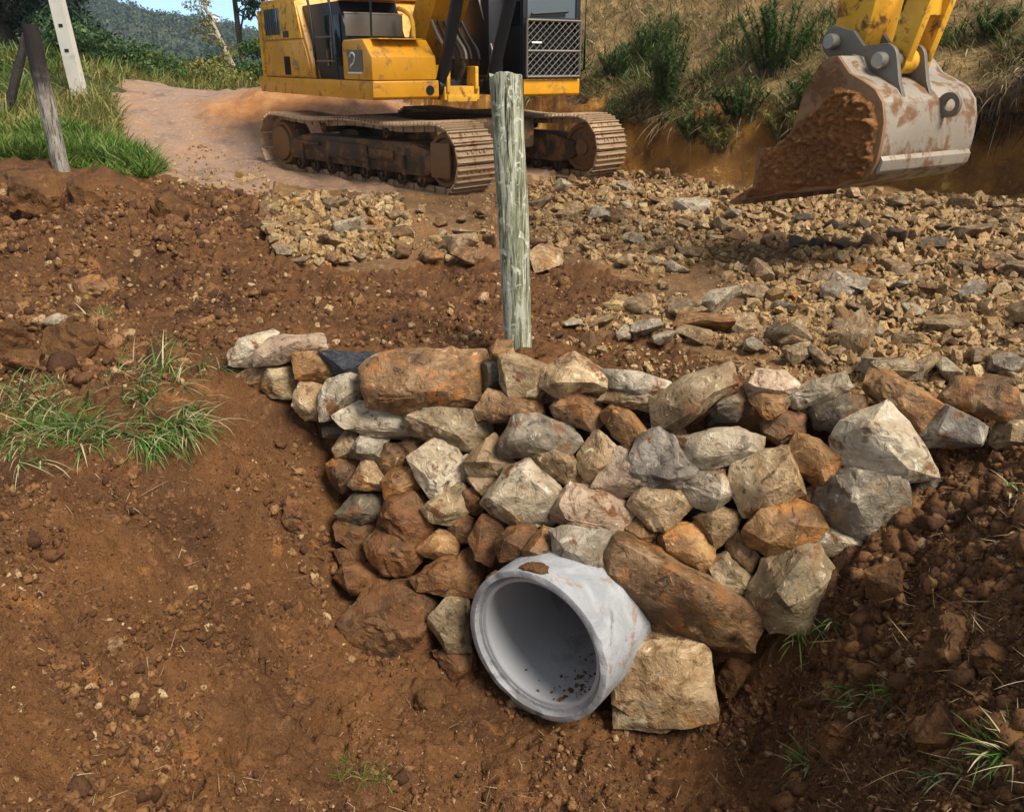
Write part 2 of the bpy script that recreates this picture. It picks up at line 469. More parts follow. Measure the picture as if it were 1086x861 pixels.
def stone_mat(name, a, b, c, stain=(.30, .135, .035), stain_at=.58, mud=.06, gloss=.48):
    a, b, c = [tuple(.72 * v + .28 * w for v, w in zip(q, tn)) for q, tn in ((a, (.15, .095, .042)), (b, (.29, .19, .095)), (c, (.47, .36, .22)))] if name.split('_')[0] in ('pale', 'pinkish', 'grey', 'blue', 'olive') else (a, b, c)
    k = NT(name); co = k.coord('Object', True)
    n1 = k.noise(co, 5, 6, .62, .5); n2 = k.noise(co, 17, 6, .68, .8); n3 = k.noise(co, 70, 3, .6)
    col = k.ramp(n1, [(.32, a), (.50, b), (.66, c)])
    col = k.mix(k.mask(k.noise(co, 3.3, 4, .6, 1.0), stain_at, stain_at + .10), col, stain)
    col = k.mix(k.mask(n2, .58, .70), col, tuple(min(.62, v * 1.45) for v in c))
    col = k.mix(k.math('MULTIPLY', k.mask(n2, .47, .34), .85), col, tuple(v * .33 for v in a))
    oi = k.n('ShaderNodeObjectInfo')
    hv = k.n('ShaderNodeHueSaturation'); k.l(col, hv.inputs['Color'])
    mr = k.n('ShaderNodeMapRange'); mr.inputs[3].default_value = .72; mr.inputs[4].default_value = 1.14
    k.l(oi.outputs['Random'], mr.inputs[0]); k.l(mr.outputs[0], hv.inputs['Value'])
    col = hv.outputs[0]
    if mud: col = k.mix(k.mask(k.noise(co, 6, 6, .7, .3), .62 - mud, .70 - mud), col, (.15, .062, .02))
    h = k.bump(n1, .5, .04); h = k.bump(n2, .95, .022, h); h = k.bump(n3, .6, .006, h)
    return k.done(col, k.ramp(n2, [(.3, (gloss - .12,) * 3), (.7, (gloss + .2,) * 3)]), .4, h)

S = {
 'pale': stone_mat('pale_stone', (.26, .20, .12), (.45, .37, .25), (.58, .51, .39), (.36, .21, .085), .62),
 'pink': stone_mat('pinkish_stone', (.30, .20, .13), (.44, .31, .21), (.54, .41, .30), (.36, .19, .08), .60),
 'grey': stone_mat('grey_stone', (.11, .095, .07), (.25, .215, .16), (.44, .39, .30), (.33, .23, .12), .62),
 'blue': stone_mat('blue_grey_stone', (.05, .047, .042), (.135, .13, .12), (.31, .285, .245), (.34, .18, .07), .58),
 'black': stone_mat('black_slate', (.010, .011, .014), (.022, .024, .030), (.06, .065, .08), (.36, .12, .025), .60, 0, .45),
 'tan': stone_mat('tan_stone', (.15, .088, .036), (.30, .195, .095), (.48, .36, .215), (.34, .16, .045), .57),
 'olive': stone_mat('olive_stone', (.12, .09, .045), (.24, .18, .095), (.38, .30, .18), (.25, .13, .045), .58),
 'brown': stone_mat('brown_stone', (.075, .038, .015), (.165, .086, .033), (.32, .195, .095), (.30, .125, .032), .52, .05),
 'orange': stone_mat('iron_stained_stone', (.12, .056, .018), (.235, .118, .038), (.42, .25, .10), (.36, .15, .035), .52),
 'mud': stone_mat('soil_coated_stone', (.060, .026, .0085), (.12, .055, .017), (.22, .11, .04), (.18, .08, .022), .5, .14, .6),
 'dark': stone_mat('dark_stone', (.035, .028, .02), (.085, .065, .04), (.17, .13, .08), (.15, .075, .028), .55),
}

def isle_mat(name, stops, rough=.8, bump=None, trans=0.0, spec=.3):
    """colour varies from one small piece of the mass to the next"""
    k = NT(name)
    g = k.n('ShaderNodeNewGeometry')
    col = k.ramp(g.outputs['Random Per Island'], stops)
    n = None
    if bump:
        co = k.coord('Object'); f = k.noise(co, bump, 4, .7)
        col = k.mix(k.mask(f, .50, .36), col, tuple(v * .55 for v in stops[0][1]))
        n = k.bump(f, .6, .01)
    m = k.done(col, rough, spec, n)
    if trans:
        k.b.inputs['Subsurface Weight'].default_value = 0
        t = k.n('ShaderNodeBsdfTranslucent'); k.l(col, t.inputs[0])
        mx = k.n('ShaderNodeMixShader'); mx.inputs[0].default_value = trans
        k.l(k.b.outputs[0], mx.inputs[1]); k.l(t.outputs[0], mx.inputs[2]); k.l(mx.outputs[0], k.out.inputs[0])
    return m

M['gravel'] = isle_mat('broken_rock', [(0, (.11, .058, .021)), (.25, (.26, .155, .060)), (.5, (.37, .24, .105)), (.7, (.17, .115, .058)), (.86, (.43, .305, .15)), (1, (.26, .12, .034))], .7, 60)
M['crumb'] = isle_mat('soil_crumbs', [(0, (.050, .020, .007)), (.4, (.108, .046, .0145)), (.8, (.168, .078, .026)), (.95, (.23, .12, .045)), (1, (.40, .28, .15))], .85, 70)
M['straw'] = isle_mat('dry_stems', [(0, (.10, .055, .025)), (.4, (.26, .17, .08)), (.8, (.42, .32, .18)), (1, (.55, .46, .30))], .7)
M['grass'] = isle_mat('green_grass_blades', [(0, (.040, .085, .010)), (.4, (.075, .16, .018)), (.75, (.13, .22, .03)), (.9, (.24, .25, .07)), (1, (.34, .28, .12))], .55, None, .3)
M['bank_grass'] = isle_mat('bank_grass_blades', [(0, (.040, .085, .014)), (.35, (.085, .165, .018)), (.7, (.14, .22, .026)), (.9, (.24, .25, .06)), (1, (.30, .24, .10))], .6, None, .3)
M['yel_grass'] = isle_mat('yellowing_grass_blades', [(0, (.07, .10, .02)), (.35, (.15, .17, .035)), (.7, (.25, .22, .06)), (1, (.34, .25, .10))], .6, None, .3)
M['tuft'] = isle_mat('tuft_blades', [(0, (.035, .085, .012)), (.35, (.075, .17, .025)), (.62, (.13, .24, .045)), (.72, (.36, .33, .16)), (1, (.50, .42, .25))], .5, None, .25)
M['dry'] = isle_mat('dry_grass_blades', [(0, (.08, .065, .024)), (.25, (.22, .155, .06)), (.6, (.40, .295, .135)), (.85, (.54, .43, .24)), (1, (.12, .14, .035))], .75, None, .25)
M['shrub'] = isle_mat('shrub_leaves', [(0, (.018, .045, .010)), (.5, (.045, .095, .016)), (.85, (.08, .14, .025)), (1, (.20, .19, .06))], .5, None, .25)
M['pine'] = isle_mat('dark_conifer_needles', [(0, (.006, .018, .012)), (.5, (.014, .036, .020)), (.9, (.028, .060, .026)), (1, (.05, .085, .03))], .6, None, .15)
M['leaf'] = isle_mat('broad_leaves', [(0, (.015, .045, .018)), (.5, (.035, .080, .026)), (.9, (.07, .125, .03)), (1, (.13, .17, .05))], .55, None, .25)
M['woods'] = isle_mat('far_woods_leaves', [(0, (.016, .034, .018)), (.5, (.032, .056, .028)), (.9, (.055, .078, .036)), (1, (.12, .11, .065))], .8, None, .1)

def simple(name, col, rough=.5, spec=.4, metal=0.0, dirt=None, dirt_at=.55, scale=6, bump=.25, bscale=30, dirt_w=.16):
    k = NT(name); co = k.coord('Object', True)
    f = k.noise(co, scale, 7, .68, .4); g = k.noise(co, bscale, 4, .65)
    c = k.mix(k.mask(k.noise(co, scale * .5, 3, .5), .3, .7), tuple(v * .86 for v in col), tuple(min(.9, v * 1.08) for v in col))
    if dirt: c = k.mix(k.mask(f, dirt_at, dirt_at + dirt_w), c, dirt)
    rr = k.mix(k.mask(f, dirt_at, dirt_at + dirt_w), (rough,) * 3, (.85,) * 3) if dirt else rough
    return k.done(c, rr, spec, k.bump(g, bump, .006) if bump else None, metal)

M['yellow'] = simple('yellow_paint', (.64, .285, .009), .40, .5, 0, (.26, .125, .035), .51, 5.5, .10, 60)
M['yellow_worn'] = simple('worn_yellow_paint', (.70, .36, .025), .5, .4, 0, (.16, .07, .02), .50, 9, .25, 40)
M['black'] = simple('black_paint', (.012, .013, .016), .45, .4, 0, (.05, .035, .02), .62, 4, .1, 60)
M['rubber'] = simple('black_hose', (.014, .014, .015), .6, .3, 0, (.06, .04, .02), .62, 5)
M['track'] = simple('muddy_track_steel', (.17, .095, .045), .6, .4, .15, (.22, .105, .035), .42, 7, .6, 24)
M['shoe'] = simple('worn_shoe_steel', (.38, .26, .155), .5, .5, .25, (.20, .10, .038), .50, 8, .4, 30)
M['frame'] = simple('dark_undercarriage', (.05, .034, .02), .6, .3, 0, (.19, .092, .032), .47, 5, .5, 24)
M['steel'] = simple('worn_bucket_steel', (.30, .26, .205), .44, .5, .2, (.15, .075, .03), .455, 6, .3, 22)
M['steel_dark'] = simple('bare_steel', (.15, .13, .10), .5, .5, .3, (.17, .085, .03), .58, 7, .3, 30)
M['rusty'] = simple('rusty_bucket_side', (.22, .12, .05), .55, .4, .1, (.13, .056, .02), .46, 5, .6, 20)
M['pin'] = simple('pin_steel', (.30, .27, .22), .35, .6, .6, (.2, .12, .06), .66, 9)
M['chrome'] = simple('chrome_rod', (.6, .6, .6), .18, .5, .9)
M['white'] = simple('white_mark', (.75, .74, .70), .6, .3)
M['concrete'] = simple('pipe_concrete', (.44, .455, .47), .78, .3, 0, (.33, .33, .33), .56, 4, .35, 55)
M['pole'] = simple('pole_concrete', (.50, .47, .41), .8, .3, 0, (.36, .33, .28), .55, 3, .3, 30)
M['hollow'] = simple('recess_shade', (.02, .02, .02), .9, .1)  # near-black plates stand in for the shade inside holes and recesses
M['house_wall'] = simple('white_wall', (.78, .77, .74), .8, .3)
M['house_roof'] = simple('clay_roof', (.30, .12, .07), .8, .3)

k = NT('window_glass'); k.done((.010, .013, .018), .08, .22, None); M['glass'] = k.m
k = NT('sky_reflection_glass'); k.done((.10, .125, .14), .08, 1.0, None); M['glass_sky'] = k.m  # pale blue-grey base colour stands in for the sky's reflection

# pipe: mud smears kept at the rim and along the bottom as splashes
k = NT('culvert_concrete'); co = k.coord('Object')
f = k.noise(co, 5, 6, .65, .6); g = k.noise(co, 46, 5, .7)
c = k.mix(k.mask(f, .35, .65), (.235, .245, .255), (.34, .347, .355))
c = k.mix(k.math('MULTIPLY', k.mask(k.noise(co, 7, 7, .74, .6), .56, .64), .8), c, (.25, .155, .085))
c = k.mix(k.mask(k.noise(co, 2.2, 5, .7, 1.5), .55, .62), c, (.17, .173, .175))
c = k.mix(k.math('MULTIPLY', k.mask(k.voro(co, 120), .22, .08), .7), c, (.12, .115, .11))
c = k.mix(k.mask(g, .68, .72), c, (.18, .10, .05))
M['culvert'] = k.done(c, .75, .3, k.bump(g, .55, .008, k.bump(f, .4, .03)))
M['bore'] = simple('pipe_bore', (.42, .43, .44), .8, .25, 0, (.30, .29, .28), .56, 3, .25, 50)

def wood_mat(name, dark, mid, light, lich, dark_from=None):
    k = NT(name); tc = k.coord('Object')
    mp = k.n('ShaderNodeMapping'); mp.inputs['Scale'].default_value = (15, 15, 1.5); k.l(tc, mp.inputs['Vector'])
    st = k.noise(mp.outputs[0], 4, 7, .7, .7); la = k.noise(mp.outputs[0], 1.6, 4, .6, 1.2)
    col = k.ramp(st, [(.33, dark), (.46, mid), (.62, light)])
    bl = k.noise(tc, 13, 6, .72, .8)                 # lichen in blotches, fine drying cracks along the grain
    col = k.mix(k.math('MULTIPLY', k.mask(la, .50, .58), .6), col, lich)
    col = k.mix(k.mask(bl, .55, .61), col, lich)
    col = k.mix(k.math('MULTIPLY', k.mask(k.noise(tc, 5, 6, .7), .56, .66), .6), col, mid)
    mp2 = k.n('ShaderNodeMapping'); mp2.inputs['Scale'].default_value = (55, 55, 2.2); k.l(tc, mp2.inputs['Vector'])
    cr = k.noise(mp2.outputs[0], 1, 4, .6, .4)
    col = k.mix(k.mask(cr, .40, .34), col, tuple(v * .35 for v in dark))
    if dark_from:                                         # darker towards the upper end
        sx = k.n('ShaderNodeSeparateXYZ'); k.l(tc, sx.inputs[0])
        col = k.mix(k.mask(k.math('ADD', sx.outputs[2], k.math('MULTIPLY', k.noise(tc, 3, 4, .6), .9)), dark_from, dark_from + .35), col, (.03, .024, .022))
    return k.done(col, .85, .2, k.bump(cr, .8, .01, k.bump(st, .9, .02)))
M['post'] = wood_mat('weathered_pale_wood', (.06, .055, .028), (.19, .195, .115), (.44, .44, .31), (.64, .63, .50))
M['old_post'] = wood_mat('weathered_grey_wood', (.03, .026, .022), (.17, .15, .12), (.40, .37, .31), (.33, .30, .25), 1.45)
M['dark_wood'] = wood_mat('dark_wet_wood', (.010, .009, .008), (.028, .024, .02), (.07, .06, .05), (.05, .045, .035))
M['bark'] = wood_mat('tree_bark', (.03, .024, .018), (.07, .055, .04), (.14, .115, .085), (.17, .14, .10))
M['pale_bark'] = wood_mat('pale_bark', (.16, .12, .08), (.32, .26, .19), (.52, .46, .36), (.48, .38, .26))

# ------------------------------------------------------------------ rocks
def hull_mesh(name, pts, cuts, rough, seed, smooth_it=2, scale=1.0):
    """angular stone: the hull of a point set, worn edges, chipped faces"""
    b = bmesh.new()
    for p in pts: b.verts.new(p)
    r = bmesh.ops.convex_hull(b, input=list(b.verts))
    loose = [v for v in b.verts if not v.link_faces]
    bmesh.ops.delete(b, geom=loose, context='VERTS')
    bmesh.ops.triangulate(b, faces=list(b.faces))
    if cuts:
        # even out long faces before the fine cut
        for _ in range(2):
            L = sorted(e.calc_length() for e in b.edges); med = L[len(L) // 2]
            lg = [e for e in b.edges if e.calc_length() > 1.7 * med]
            if lg:
                bmesh.ops.subdivide_edges(b, edges=lg, cuts=1)
                bmesh.ops.triangulate(b, faces=list(b.faces))
        bmesh.ops.subdivide_edges(b, edges=list(b.edges), cuts=cuts, use_grid_fill=True)
        bmesh.ops.triangulate(b, faces=list(b.faces))
        for _ in range(smooth_it): bmesh.ops.smooth_vert(b, verts=list(b.verts), factor=.22, use_axis_x=True, use_axis_y=True, use_axis_z=True)
    bmesh.ops.recalc_face_normals(b, faces=list(b.faces))
    b.normal_update()
    me = bpy.data.meshes.new(name); b.to_mesh(me); b.free()
    if rough:
        n = len(me.vertices); co = np.empty(n * 3, np.float32); no = np.empty(n * 3, np.float32)
        me.vertices.foreach_get('co', co); me.vertices.foreach_get('normal', no)
        co = co.reshape(-1, 3); no = no.reshape(-1, 3); s = 1 / scale; o = seed * 3.71
        d = fbm(co[:, 0] * 2.6 * s + o, co[:, 1] * 2.6 * s, co[:, 2] * 2.6 * s + o, 4, .55)
        rg = np.abs(perlin(co[:, 0] * 4.5 * s - o, co[:, 1] * 4.5 * s, co[:, 2] * 4.5 * s))
        o2 = np.random.default_rng(seed + 9).normal(size=3); o2 /= np.linalg.norm(o2)
        lay = (co @ o2) * 5.5 * s + d * .9
        fr = lay - np.floor(lay); led = np.minimum(fr / .8, (1 - fr) / .2)                  # worn strata: slow rise, sharp drop
        co += no * ((led - .5) * .042 * rough * scale * np.clip(.5 + 2.0 * perlin(co[:, 0] * 2 * s, co[:, 1] * 2 * s + o, co[:, 2] * 2 * s), 0, 1))[:, None]
        co += no * ((d * .055 + (.5 - rg) * .035) * rough * scale)[:, None]
        me.vertices.foreach_set('co', co.ravel()); me.update()
    me.shade_smooth(); me.set_sharp_from_angle(angle=R(22))
    return me

def random_rock(name, dims, seed, n=16, cuts=2, rough=.7, box=.55):
    rg = np.random.default_rng(seed)
    p = rg.normal(size=(n, 3)); p /= np.linalg.norm(p, axis=1)[:, None]
    q = p / np.abs(p).max(1)[:, None]
    p = p * (1 - box) + q * box * .85
    p *= rg.uniform(.82, 1.05, (n, 1))
    p = p * np.array(dims) / 2
    return hull_mesh(name, [tuple(v) for v in p], cuts, rough, seed, 1, float(np.mean(dims)))
# ------------------------------------------------------------------ ground sheets
AX, AY, AZ_R = (.589, .815), -1.0, 0
PIPE_O = np.array([.108, 3.372, -1.022])               # centre of the culvert mouth
PIPE_D = np.array([.5855, .8100, -.035]); PIPE_D /= np.linalg.norm(PIPE_D)   # direction into the bank
ny, nx = GX.shape
cx = .25 * (GX[:-1, :-1] + GX[1:, :-1] + GX[:-1, 1:] + GX[1:, 1:])
cy = .25 * (GY[:-1, :-1] + GY[1:, :-1] + GY[:-1, 1:] + GY[1:, 1:])
cz = .25 * (GZ[:-1, :-1] + GZ[1:, :-1] + GZ[:-1, 1:] + GZ[1:, 1:])
cls = np.zeros(cx.shape, int)
e_c, _ = emb_dist(cx, cy)
e_n = e_c + .22 * fbm(cx * 1.3, cy * 1.3, 5.5, 3)
jx, jy = cx + .10 * fbm(cx * 2.5, cy * 2.5, 1.0, 3), cy + .10 * fbm(cx * 2.5, cy * 2.5, 9.0, 3)
cls[inside(RUB, jx, jy) | inside(PILE, jx, jy)] = 1
cls[in_road(cx, cy) & (cls == 0)] = 2
cls[(cx < 0) & in_bank(cx, cy)] = 3
cls[(cy > 45) | (cx < -16)] = 3
cls[e_n > -.03] = 4
cls[e_n > .55] = 5
q = np.stack([cx, cy, cz], -1) - PIPE_O
ax = q @ PIPE_D
rad = np.linalg.norm(q - ax[..., None] * PIPE_D, axis=-1)
keep = ~((rad < .366) & (ax > -.02) & (ax < 3.0))
idx = (np.arange(ny - 1)[:, None] * nx + np.arange(nx - 1)[None])
V = np.stack([GX, GY, GZ], -1).reshape(-1, 3)
for c_id, nm, mt in ((0, 'ground', 'soil'), (1, 'rubble_ground', 'rubble_base'), (2, 'road', 'road'), (3, 'grassy_bank_ground', 'turf'), (4, 'cut_bank', 'cut'), (5, 'hillside', 'slope')):
    s = idx[(cls == c_id) & keep]
    fa = np.stack([s, s + 1, s + nx + 1, s + nx], -1)
    us, inv = np.unique(fa, return_inverse=True)
    o = link_mesh(nm, np_mesh(nm, V[us], inv.reshape(fa.shape)), M[mt]); tag(o, kind='structure')

# far hills
hx, hy = np.meshgrid(np.arange(-520, 260, 3.0), np.arange(98, 560, 3.0))
hz = far_ground(hx, hy) - .35 + 2.2 * np.abs(fbm(hx / 7, hy / 7, .7, 3)) * sstep(110, 150, hy) - 40 * sstep(430, 560, hy)
n_y, n_x = hx.shape
ii = (np.arange(n_y - 1)[:, None] * n_x + np.arange(n_x - 1)[None]).ravel()
k = NT('hill_forest'); co = k.coord('Object')
f = k.noise(co, .09, 6, .7); g = k.noise(co, .012, 4, .6)
c = k.ramp(f, [(.36, (.014, .026, .020)), (.5, (.032, .052, .034)), (.64, (.07, .085, .05))])
c = k.mix(k.mask(g, .5, .62), c, (.07, .075, .05))
M['hill'] = k.done(c, .9, .1, k.bump(f, 1.0, 2.5))
o = link_mesh('hills', np_mesh('hills', np.stack([hx, hy, hz], -1).reshape(-1, 3), np.stack([ii, ii + 1, ii + n_x + 1, ii + n_x], -1)), M['hill']); tag(o, kind='structure')

# ------------------------------------------------------------------ the dry stone wall, traced stone by stone
# (zoom origin, outline in zoomed pixels, material, protrusion, label)
ORG = {'A': (220, 340, 2.871), 'B': (480, 340, 2.871), 'C': (760, 340, 2.871), 'D': (340, 560, 2.361)}
STONES = [
('A','70 95 105 60 195 32 205 48 155 105 150 138 75 130','pale',0,'pale flat stone at the far left tip of the top course'),
('A','150 100 205 50 340 48 352 85 300 105 215 130 155 135','pink',.02,'pinkish flat stone on top, beside the pale stone at the wall\'s left tip'),
('A','82 180 120 150 180 150 186 178 165 212 115 208','brown',-.02,'small brown stone under the pale stone at the wall\'s left tip'),
('A','170 205 185 150 258 145 266 185 250 232 200 228','olive',0,'small grey olive stone under the pinkish top stone at left'),
('A','268 105 350 97 398 100 402 160 385 182 280 172','orange',.02,'bright orange ended stone next to the black slate in the top course'),
('A','350 97 440 100 520 105 515 138 482 178 400 170 372 130','black',0,'blue black slate in the top course beside the orange stone'),
('A','268 228 290 185 350 185 362 215 347 262 352 300 300 295 266 258','tan',0,'tan boulder left of the round white stone'),
('A','350 230 375 185 440 168 485 185 496 215 460 252 400 288 352 298','pale',.04,'round white stone under the black slate'),
('A','490 150 545 102 830 98 846 140 838 248 760 272 640 280 510 252','brown',.05,'largest brown slab of the top course, left of the wooden post'),
('A','842 130 890 118 894 190 850 210','dark',-.02,'narrow dark stone standing at the right end of the big brown slab'),
('A','866 88 885 63 920 66 930 105 900 118 870 112','orange',.02,'small round orange stone at the foot of the wooden post'),
('A','395 292 470 250 540 268 626 300 630 356 545 354 430 328','pale',.04,'long pale stone lying under the big brown slab'),
('A','620 302 680 276 780 285 846 283 852 340 805 397 740 377 625 342','olive',.03,'flat dark grey stone with a pale right end under the big brown slab'),
('A','355 328 400 310 432 335 400 357 358 352','dark',-.03,'small dark stone under the round white stone'),
('A','385 388 420 340 460 345 452 412 395 412','tan',0,'small tan block at the left edge, beside a grey block'),
('A','448 385 470 350 546 365 532 422 460 416','grey',.03,'small grey block with a flat front under the long pale stone'),
('A','520 422 545 380 600 388 606 435 560 470 525 456','brown',0,'small round brown stone right of the small grey block'),
('A','585 378 620 360 657 365 627 422 600 405','brown',-.03,'small brown wedge above the big pale grey pointed stone'),
('A','616 420 690 366 762 400 778 480 690 542 650 482','pale',.05,'big pale grey pointed stone in the wall\'s left half'),
('A','368 440 400 415 462 432 440 502 410 518 375 482','brown',-.02,'brown stone at the left edge beside the pale triangular stone'),
('A','436 497 480 420 542 440 532 512 450 510','tan',.03,'pale triangular stone in the left part of the wall'),
('A','536 490 575 448 632 455 642 505 592 542 545 537','orange',.03,'small orange brown cube below the round brown stone'),
('A','393 587 450 530 532 535 538 600 470 613 405 600','dark',.02,'blackish green stone at the wall\'s left edge'),
('A','528 620 550 548 642 528 682 570 697 642 620 688 570 652','mud',.03,'large brown five sided stone left of the olive stone'),
('A','658 572 760 498 792 520 787 582 740 614 690 607','olive',.04,'olive grey stone with ochre edge below the big pale grey pointed stone'),
('A','393 622 410 603 512 613 482 682 450 703 400 667','mud',0,'brown split stone under the blackish green stone'),
('A','486 680 520 638 592 653 642 720 602 772 540 764 495 722','mud',.04,'large smooth brown boulder low in the wall\'s left part'),
('A','638 702 700 643 762 660 757 712 700 724','orange',.02,'orange brown flat topped stone right of the smooth brown boulder'),
('A','740 632 780 598 812 610 807 672 760 667','brown',-.01,'small brown stone between the olive stone and the muddy ones'),
('A','393 702 450 695 492 710 472 742 408 737','mud',-.02,'thin muddy flat stone near the bottom of the left edge'),
('A','398 782 420 743 512 738 542 790 500 828 440 830','mud',.02,'muddy brown stone at the bottom of the wall\'s left edge'),
('A','628 782 700 738 792 698 832 750 812 832 740 832 650 817','mud',.03,'large soil coated stone up left of the pipe mouth'),
('A','806 662 835 608 887 603 902 660 862 737 820 717','mud',.10,'tall rounded brown stone above the pipe\'s left rim'),
('A','783 522 830 508 852 560 815 587 778 572','mud',-.03,'dark brown stone left of the large pale rounded boulder'),
('D','62 240 140 138 240 138 292 200 267 302 200 337 108 302','mud',.06,'big soil covered boulder left of the pipe'),
('D','276 240 330 168 366 180 372 300 320 302','olive',.05,'grey stone wedged against the pipe\'s left rim'),
('D','288 310 370 300 388 350 332 378','mud',.03,'dark muddy stone below the grey stone at the pipe\'s left rim'),
('B','150 115 185 106 282 140 292 180 255 232 175 234 155 190','tan',.03,'pitted brown block right below the wooden post'),
('B','283 150 370 101 462 165 457 200 330 227 275 200','tan',.05,'big tan stone with a bright top in the top course right of the post'),
('B','78 272 115 213 257 243 272 290 225 308 90 302','brown',.03,'flat brown stone under the pitted block by the post'),
('B','148 397 190 298 230 285 352 325 378 370 350 402 215 407 155 414','grey',.06,'big pale grey stone high in the middle of the wall'),
('B','308 265 360 213 432 238 462 300 420 332 320 292','brown',0,'dark brown stone under the big tan bright topped stone'),
('B','458 290 490 263 542 283 592 340 550 397 490 347','orange',.02,'rust brown slanting stone in the upper middle of the wall'),
('B','465 153 560 158 652 188 667 212 622 242 575 227 480 202','grey',.02,'flat grey stone on top between the bright topped stone and the tilted tan block'),
('B','453 242 490 208 562 213 607 235 622 277 520 262','tan',.01,'thin flat tan stone directly under the flat grey top stone'),
('B','618 240 700 183 832 136 857 195 770 267 690 322 625 332','tan',.06,'long tan block tilted up to the right in the top course'),
('B','788 272 830 233 892 213 902 262 860 302 810 302','dark',-.02,'dark reddish stone in shade right of the tilted tan block'),
('B','40 430 125 353 152 380 188 440 140 467 60 467','tan',.03,'layered tan stone left of the big pale grey stone'),
('B','15 430 45 412 62 465 30 478','pale',.0,'small pale stone at the left foot of the layered tan stone'),
('B','48 480 80 466 147 475 112 542 80 522','tan',.0,'small tan wedge under the layered tan stone'),
('B','98 552 180 448 232 430 302 490 333 540 302 612 200 625 125 582','pale',.08,'large pale rounded boulder in the middle of the wall'),
('B','248 410 330 400 387 430 387 476 365 505 260 447','tan',.02,'flat tan stone under the big pale grey stone'),
('B','386 410 435 341 492 390 462 450 420 485 390 462','tan',.02,'upright tan stone left of the blue grey boulder'),
('B','435 502 500 396 552 410 573 510 500 530','pink',.05,'smooth pale tan block left under the blue grey boulder'),
('B','551 430 570 365 640 333 687 372 702 420 745 455 680 502 600 507 560 472','blue',.07,'blue grey boulder with a brown top in the upper middle'),
('B','688 360 750 343 862 333 933 360 928 402 860 422 780 450 720 432','pale',.05,'long flat pale stone right of the blue grey boulder'),
('B','295 597 335 528 385 508 402 528 502 538 540 582 500 638 420 651 380 632','pink',.08,'broad flat pinkish stone right of the large pale rounded boulder'),
('B','363 512 405 486 452 500 432 537 390 532','tan',0,'small tan stone on top of the broad flat pinkish stone'),
('B','543 562 575 503 682 513 713 570 650 638 600 622','tan',.06,'cream and tan stone under the blue grey boulder'),
('B','698 502 720 468 822 458 853 525 790 577 715 552','grey',.04,'grey angular stone under the long flat pale stone'),
('B','515 632 545 583 602 608 633 650 585 678 530 657','orange',.01,'orange brown stone between the broad pinkish stone and the huge brown boulder'),
('B','638 662 690 623 762 618 788 680 793 752 760 770 650 717','orange',.05,'rusty brown cube on the huge brown boulder'),
('B','743 602 800 568 875 590 842 652 800 687 765 642','tan',.02,'tan pointed stone right above the rusty brown cube'),
('B','788 762 800 723 842 710 872 760 921 797 902 832 810 820','olive',.04,'small olive grey notched stone right of the rusty brown cube'),
('D','703 110 740 28 800 38 902 98 1002 148 1088 218 1062 292 930 287 800 227 713 150','brown',.10,'huge brown boulder resting right of the pipe'),
('B','313 662 340 638 478 653 463 740 430 785 330 742','grey',.27,'grey brown stone sitting on top of the pipe'),
('B','218 702 275 633 317 650 312 742 270 758 225 722','brown',.24,'brown stone over the pipe, left of the grey brown one'),
('B','133 682 170 638 242 628 262 660 217 722 150 727','mud',.20,'rounded brown stone third from the grey brown stone on the pipe'),
('C','93 200 130 153 205 158 242 195 220 222 110 232','pink',.03,'pale pinkish stone on top in the wall\'s right half'),
('C','213 242 240 208 305 203 377 163 400 205 360 237 250 264','pale',.03,'long whitish stone on top right of the pale pinkish stone'),
('C','103 242 150 223 205 223 217 250 187 298 150 292','orange',.04,'bright orange rounded stone under the pale pinkish top stone'),
('C','143 312 200 273 262 290 262 352 200 378 150 347','brown',-.02,'dark red brown stone below the bright orange rounded stone'),
('C','288 272 350 233 442 233 453 282 390 338 310 322','dark',.02,'dark brown stone under the long whitish top stone'),
('C','458 212 480 156 540 163 683 260 673 292 620 325 540 282','orange',.04,'slanting orange slab with a blue grey face in the top course'),
('C','363 362 390 318 515 260 602 350 653 467 560 485 460 462 375 427','pale',.12,'largest whitish boulder at the right end of the wall'),
('C','611 352 690 263 772 300 813 325 793 377 640 382','blue',.06,'blue grey boulder right of the largest whitish boulder'),
('C','688 242 735 178 832 178 902 210 912 262 880 300 760 277','brown',.04,'wide brown stone topping the right end of the wall'),
('C','850 270 897 218 945 232 960 285 900 302','tan',.05,'cream tan stone leaning on the wide brown end stone'),
('C','838 372 860 303 937 298 992 330 992 397 860 387','tan',.02,'tan block at the right picture edge below the wide brown stone'),
('C','208 437 250 348 312 373 363 420 368 460 310 503 268 460','orange',.05,'tall ochre stone left of the largest whitish boulder'),
('C','43 492 60 438 192 393 238 480 253 525 140 583 88 587','tan',.07,'big curved tan stone with a ridge, left of the tall ochre stone'),
('C','88 642 140 578 242 553 302 580 323 632 270 693 160 703 108 682','orange',.08,'large orange brown boulder low in the wall\'s right part'),
('C','308 542 330 488 400 456 563 488 573 560 540 602 460 653 340 612','grey',.10,'large rounded grey boulder below the largest whitish boulder'),
('C','566 542 610 488 668 476 663 522 600 583 570 577','dark',.03,'small dark stone right of the large rounded grey boulder'),
('C','253 512 300 503 313 540 290 568 258 552','brown',0,'small brown stone between the curved tan stone and the rounded grey boulder'),
('C','295 662 330 628 442 663 443 687 345 713 308 702','pale',.06,'small whitish angular stone under the large rounded grey boulder'),
('C','103 832 150 738 230 698 292 698 343 770 302 832 270 932 170 932 108 882','olive',.12,'smooth round grey boulder at the right foot of the wall'),
('C','23 652 60 638 97 680 133 720 100 758 40 722','brown',0,'small brown stone left of the large orange brown boulder'),
('C','358 712 440 700 443 762 370 772','mud',.02,'muddy stone under the small whitish angular stone'),
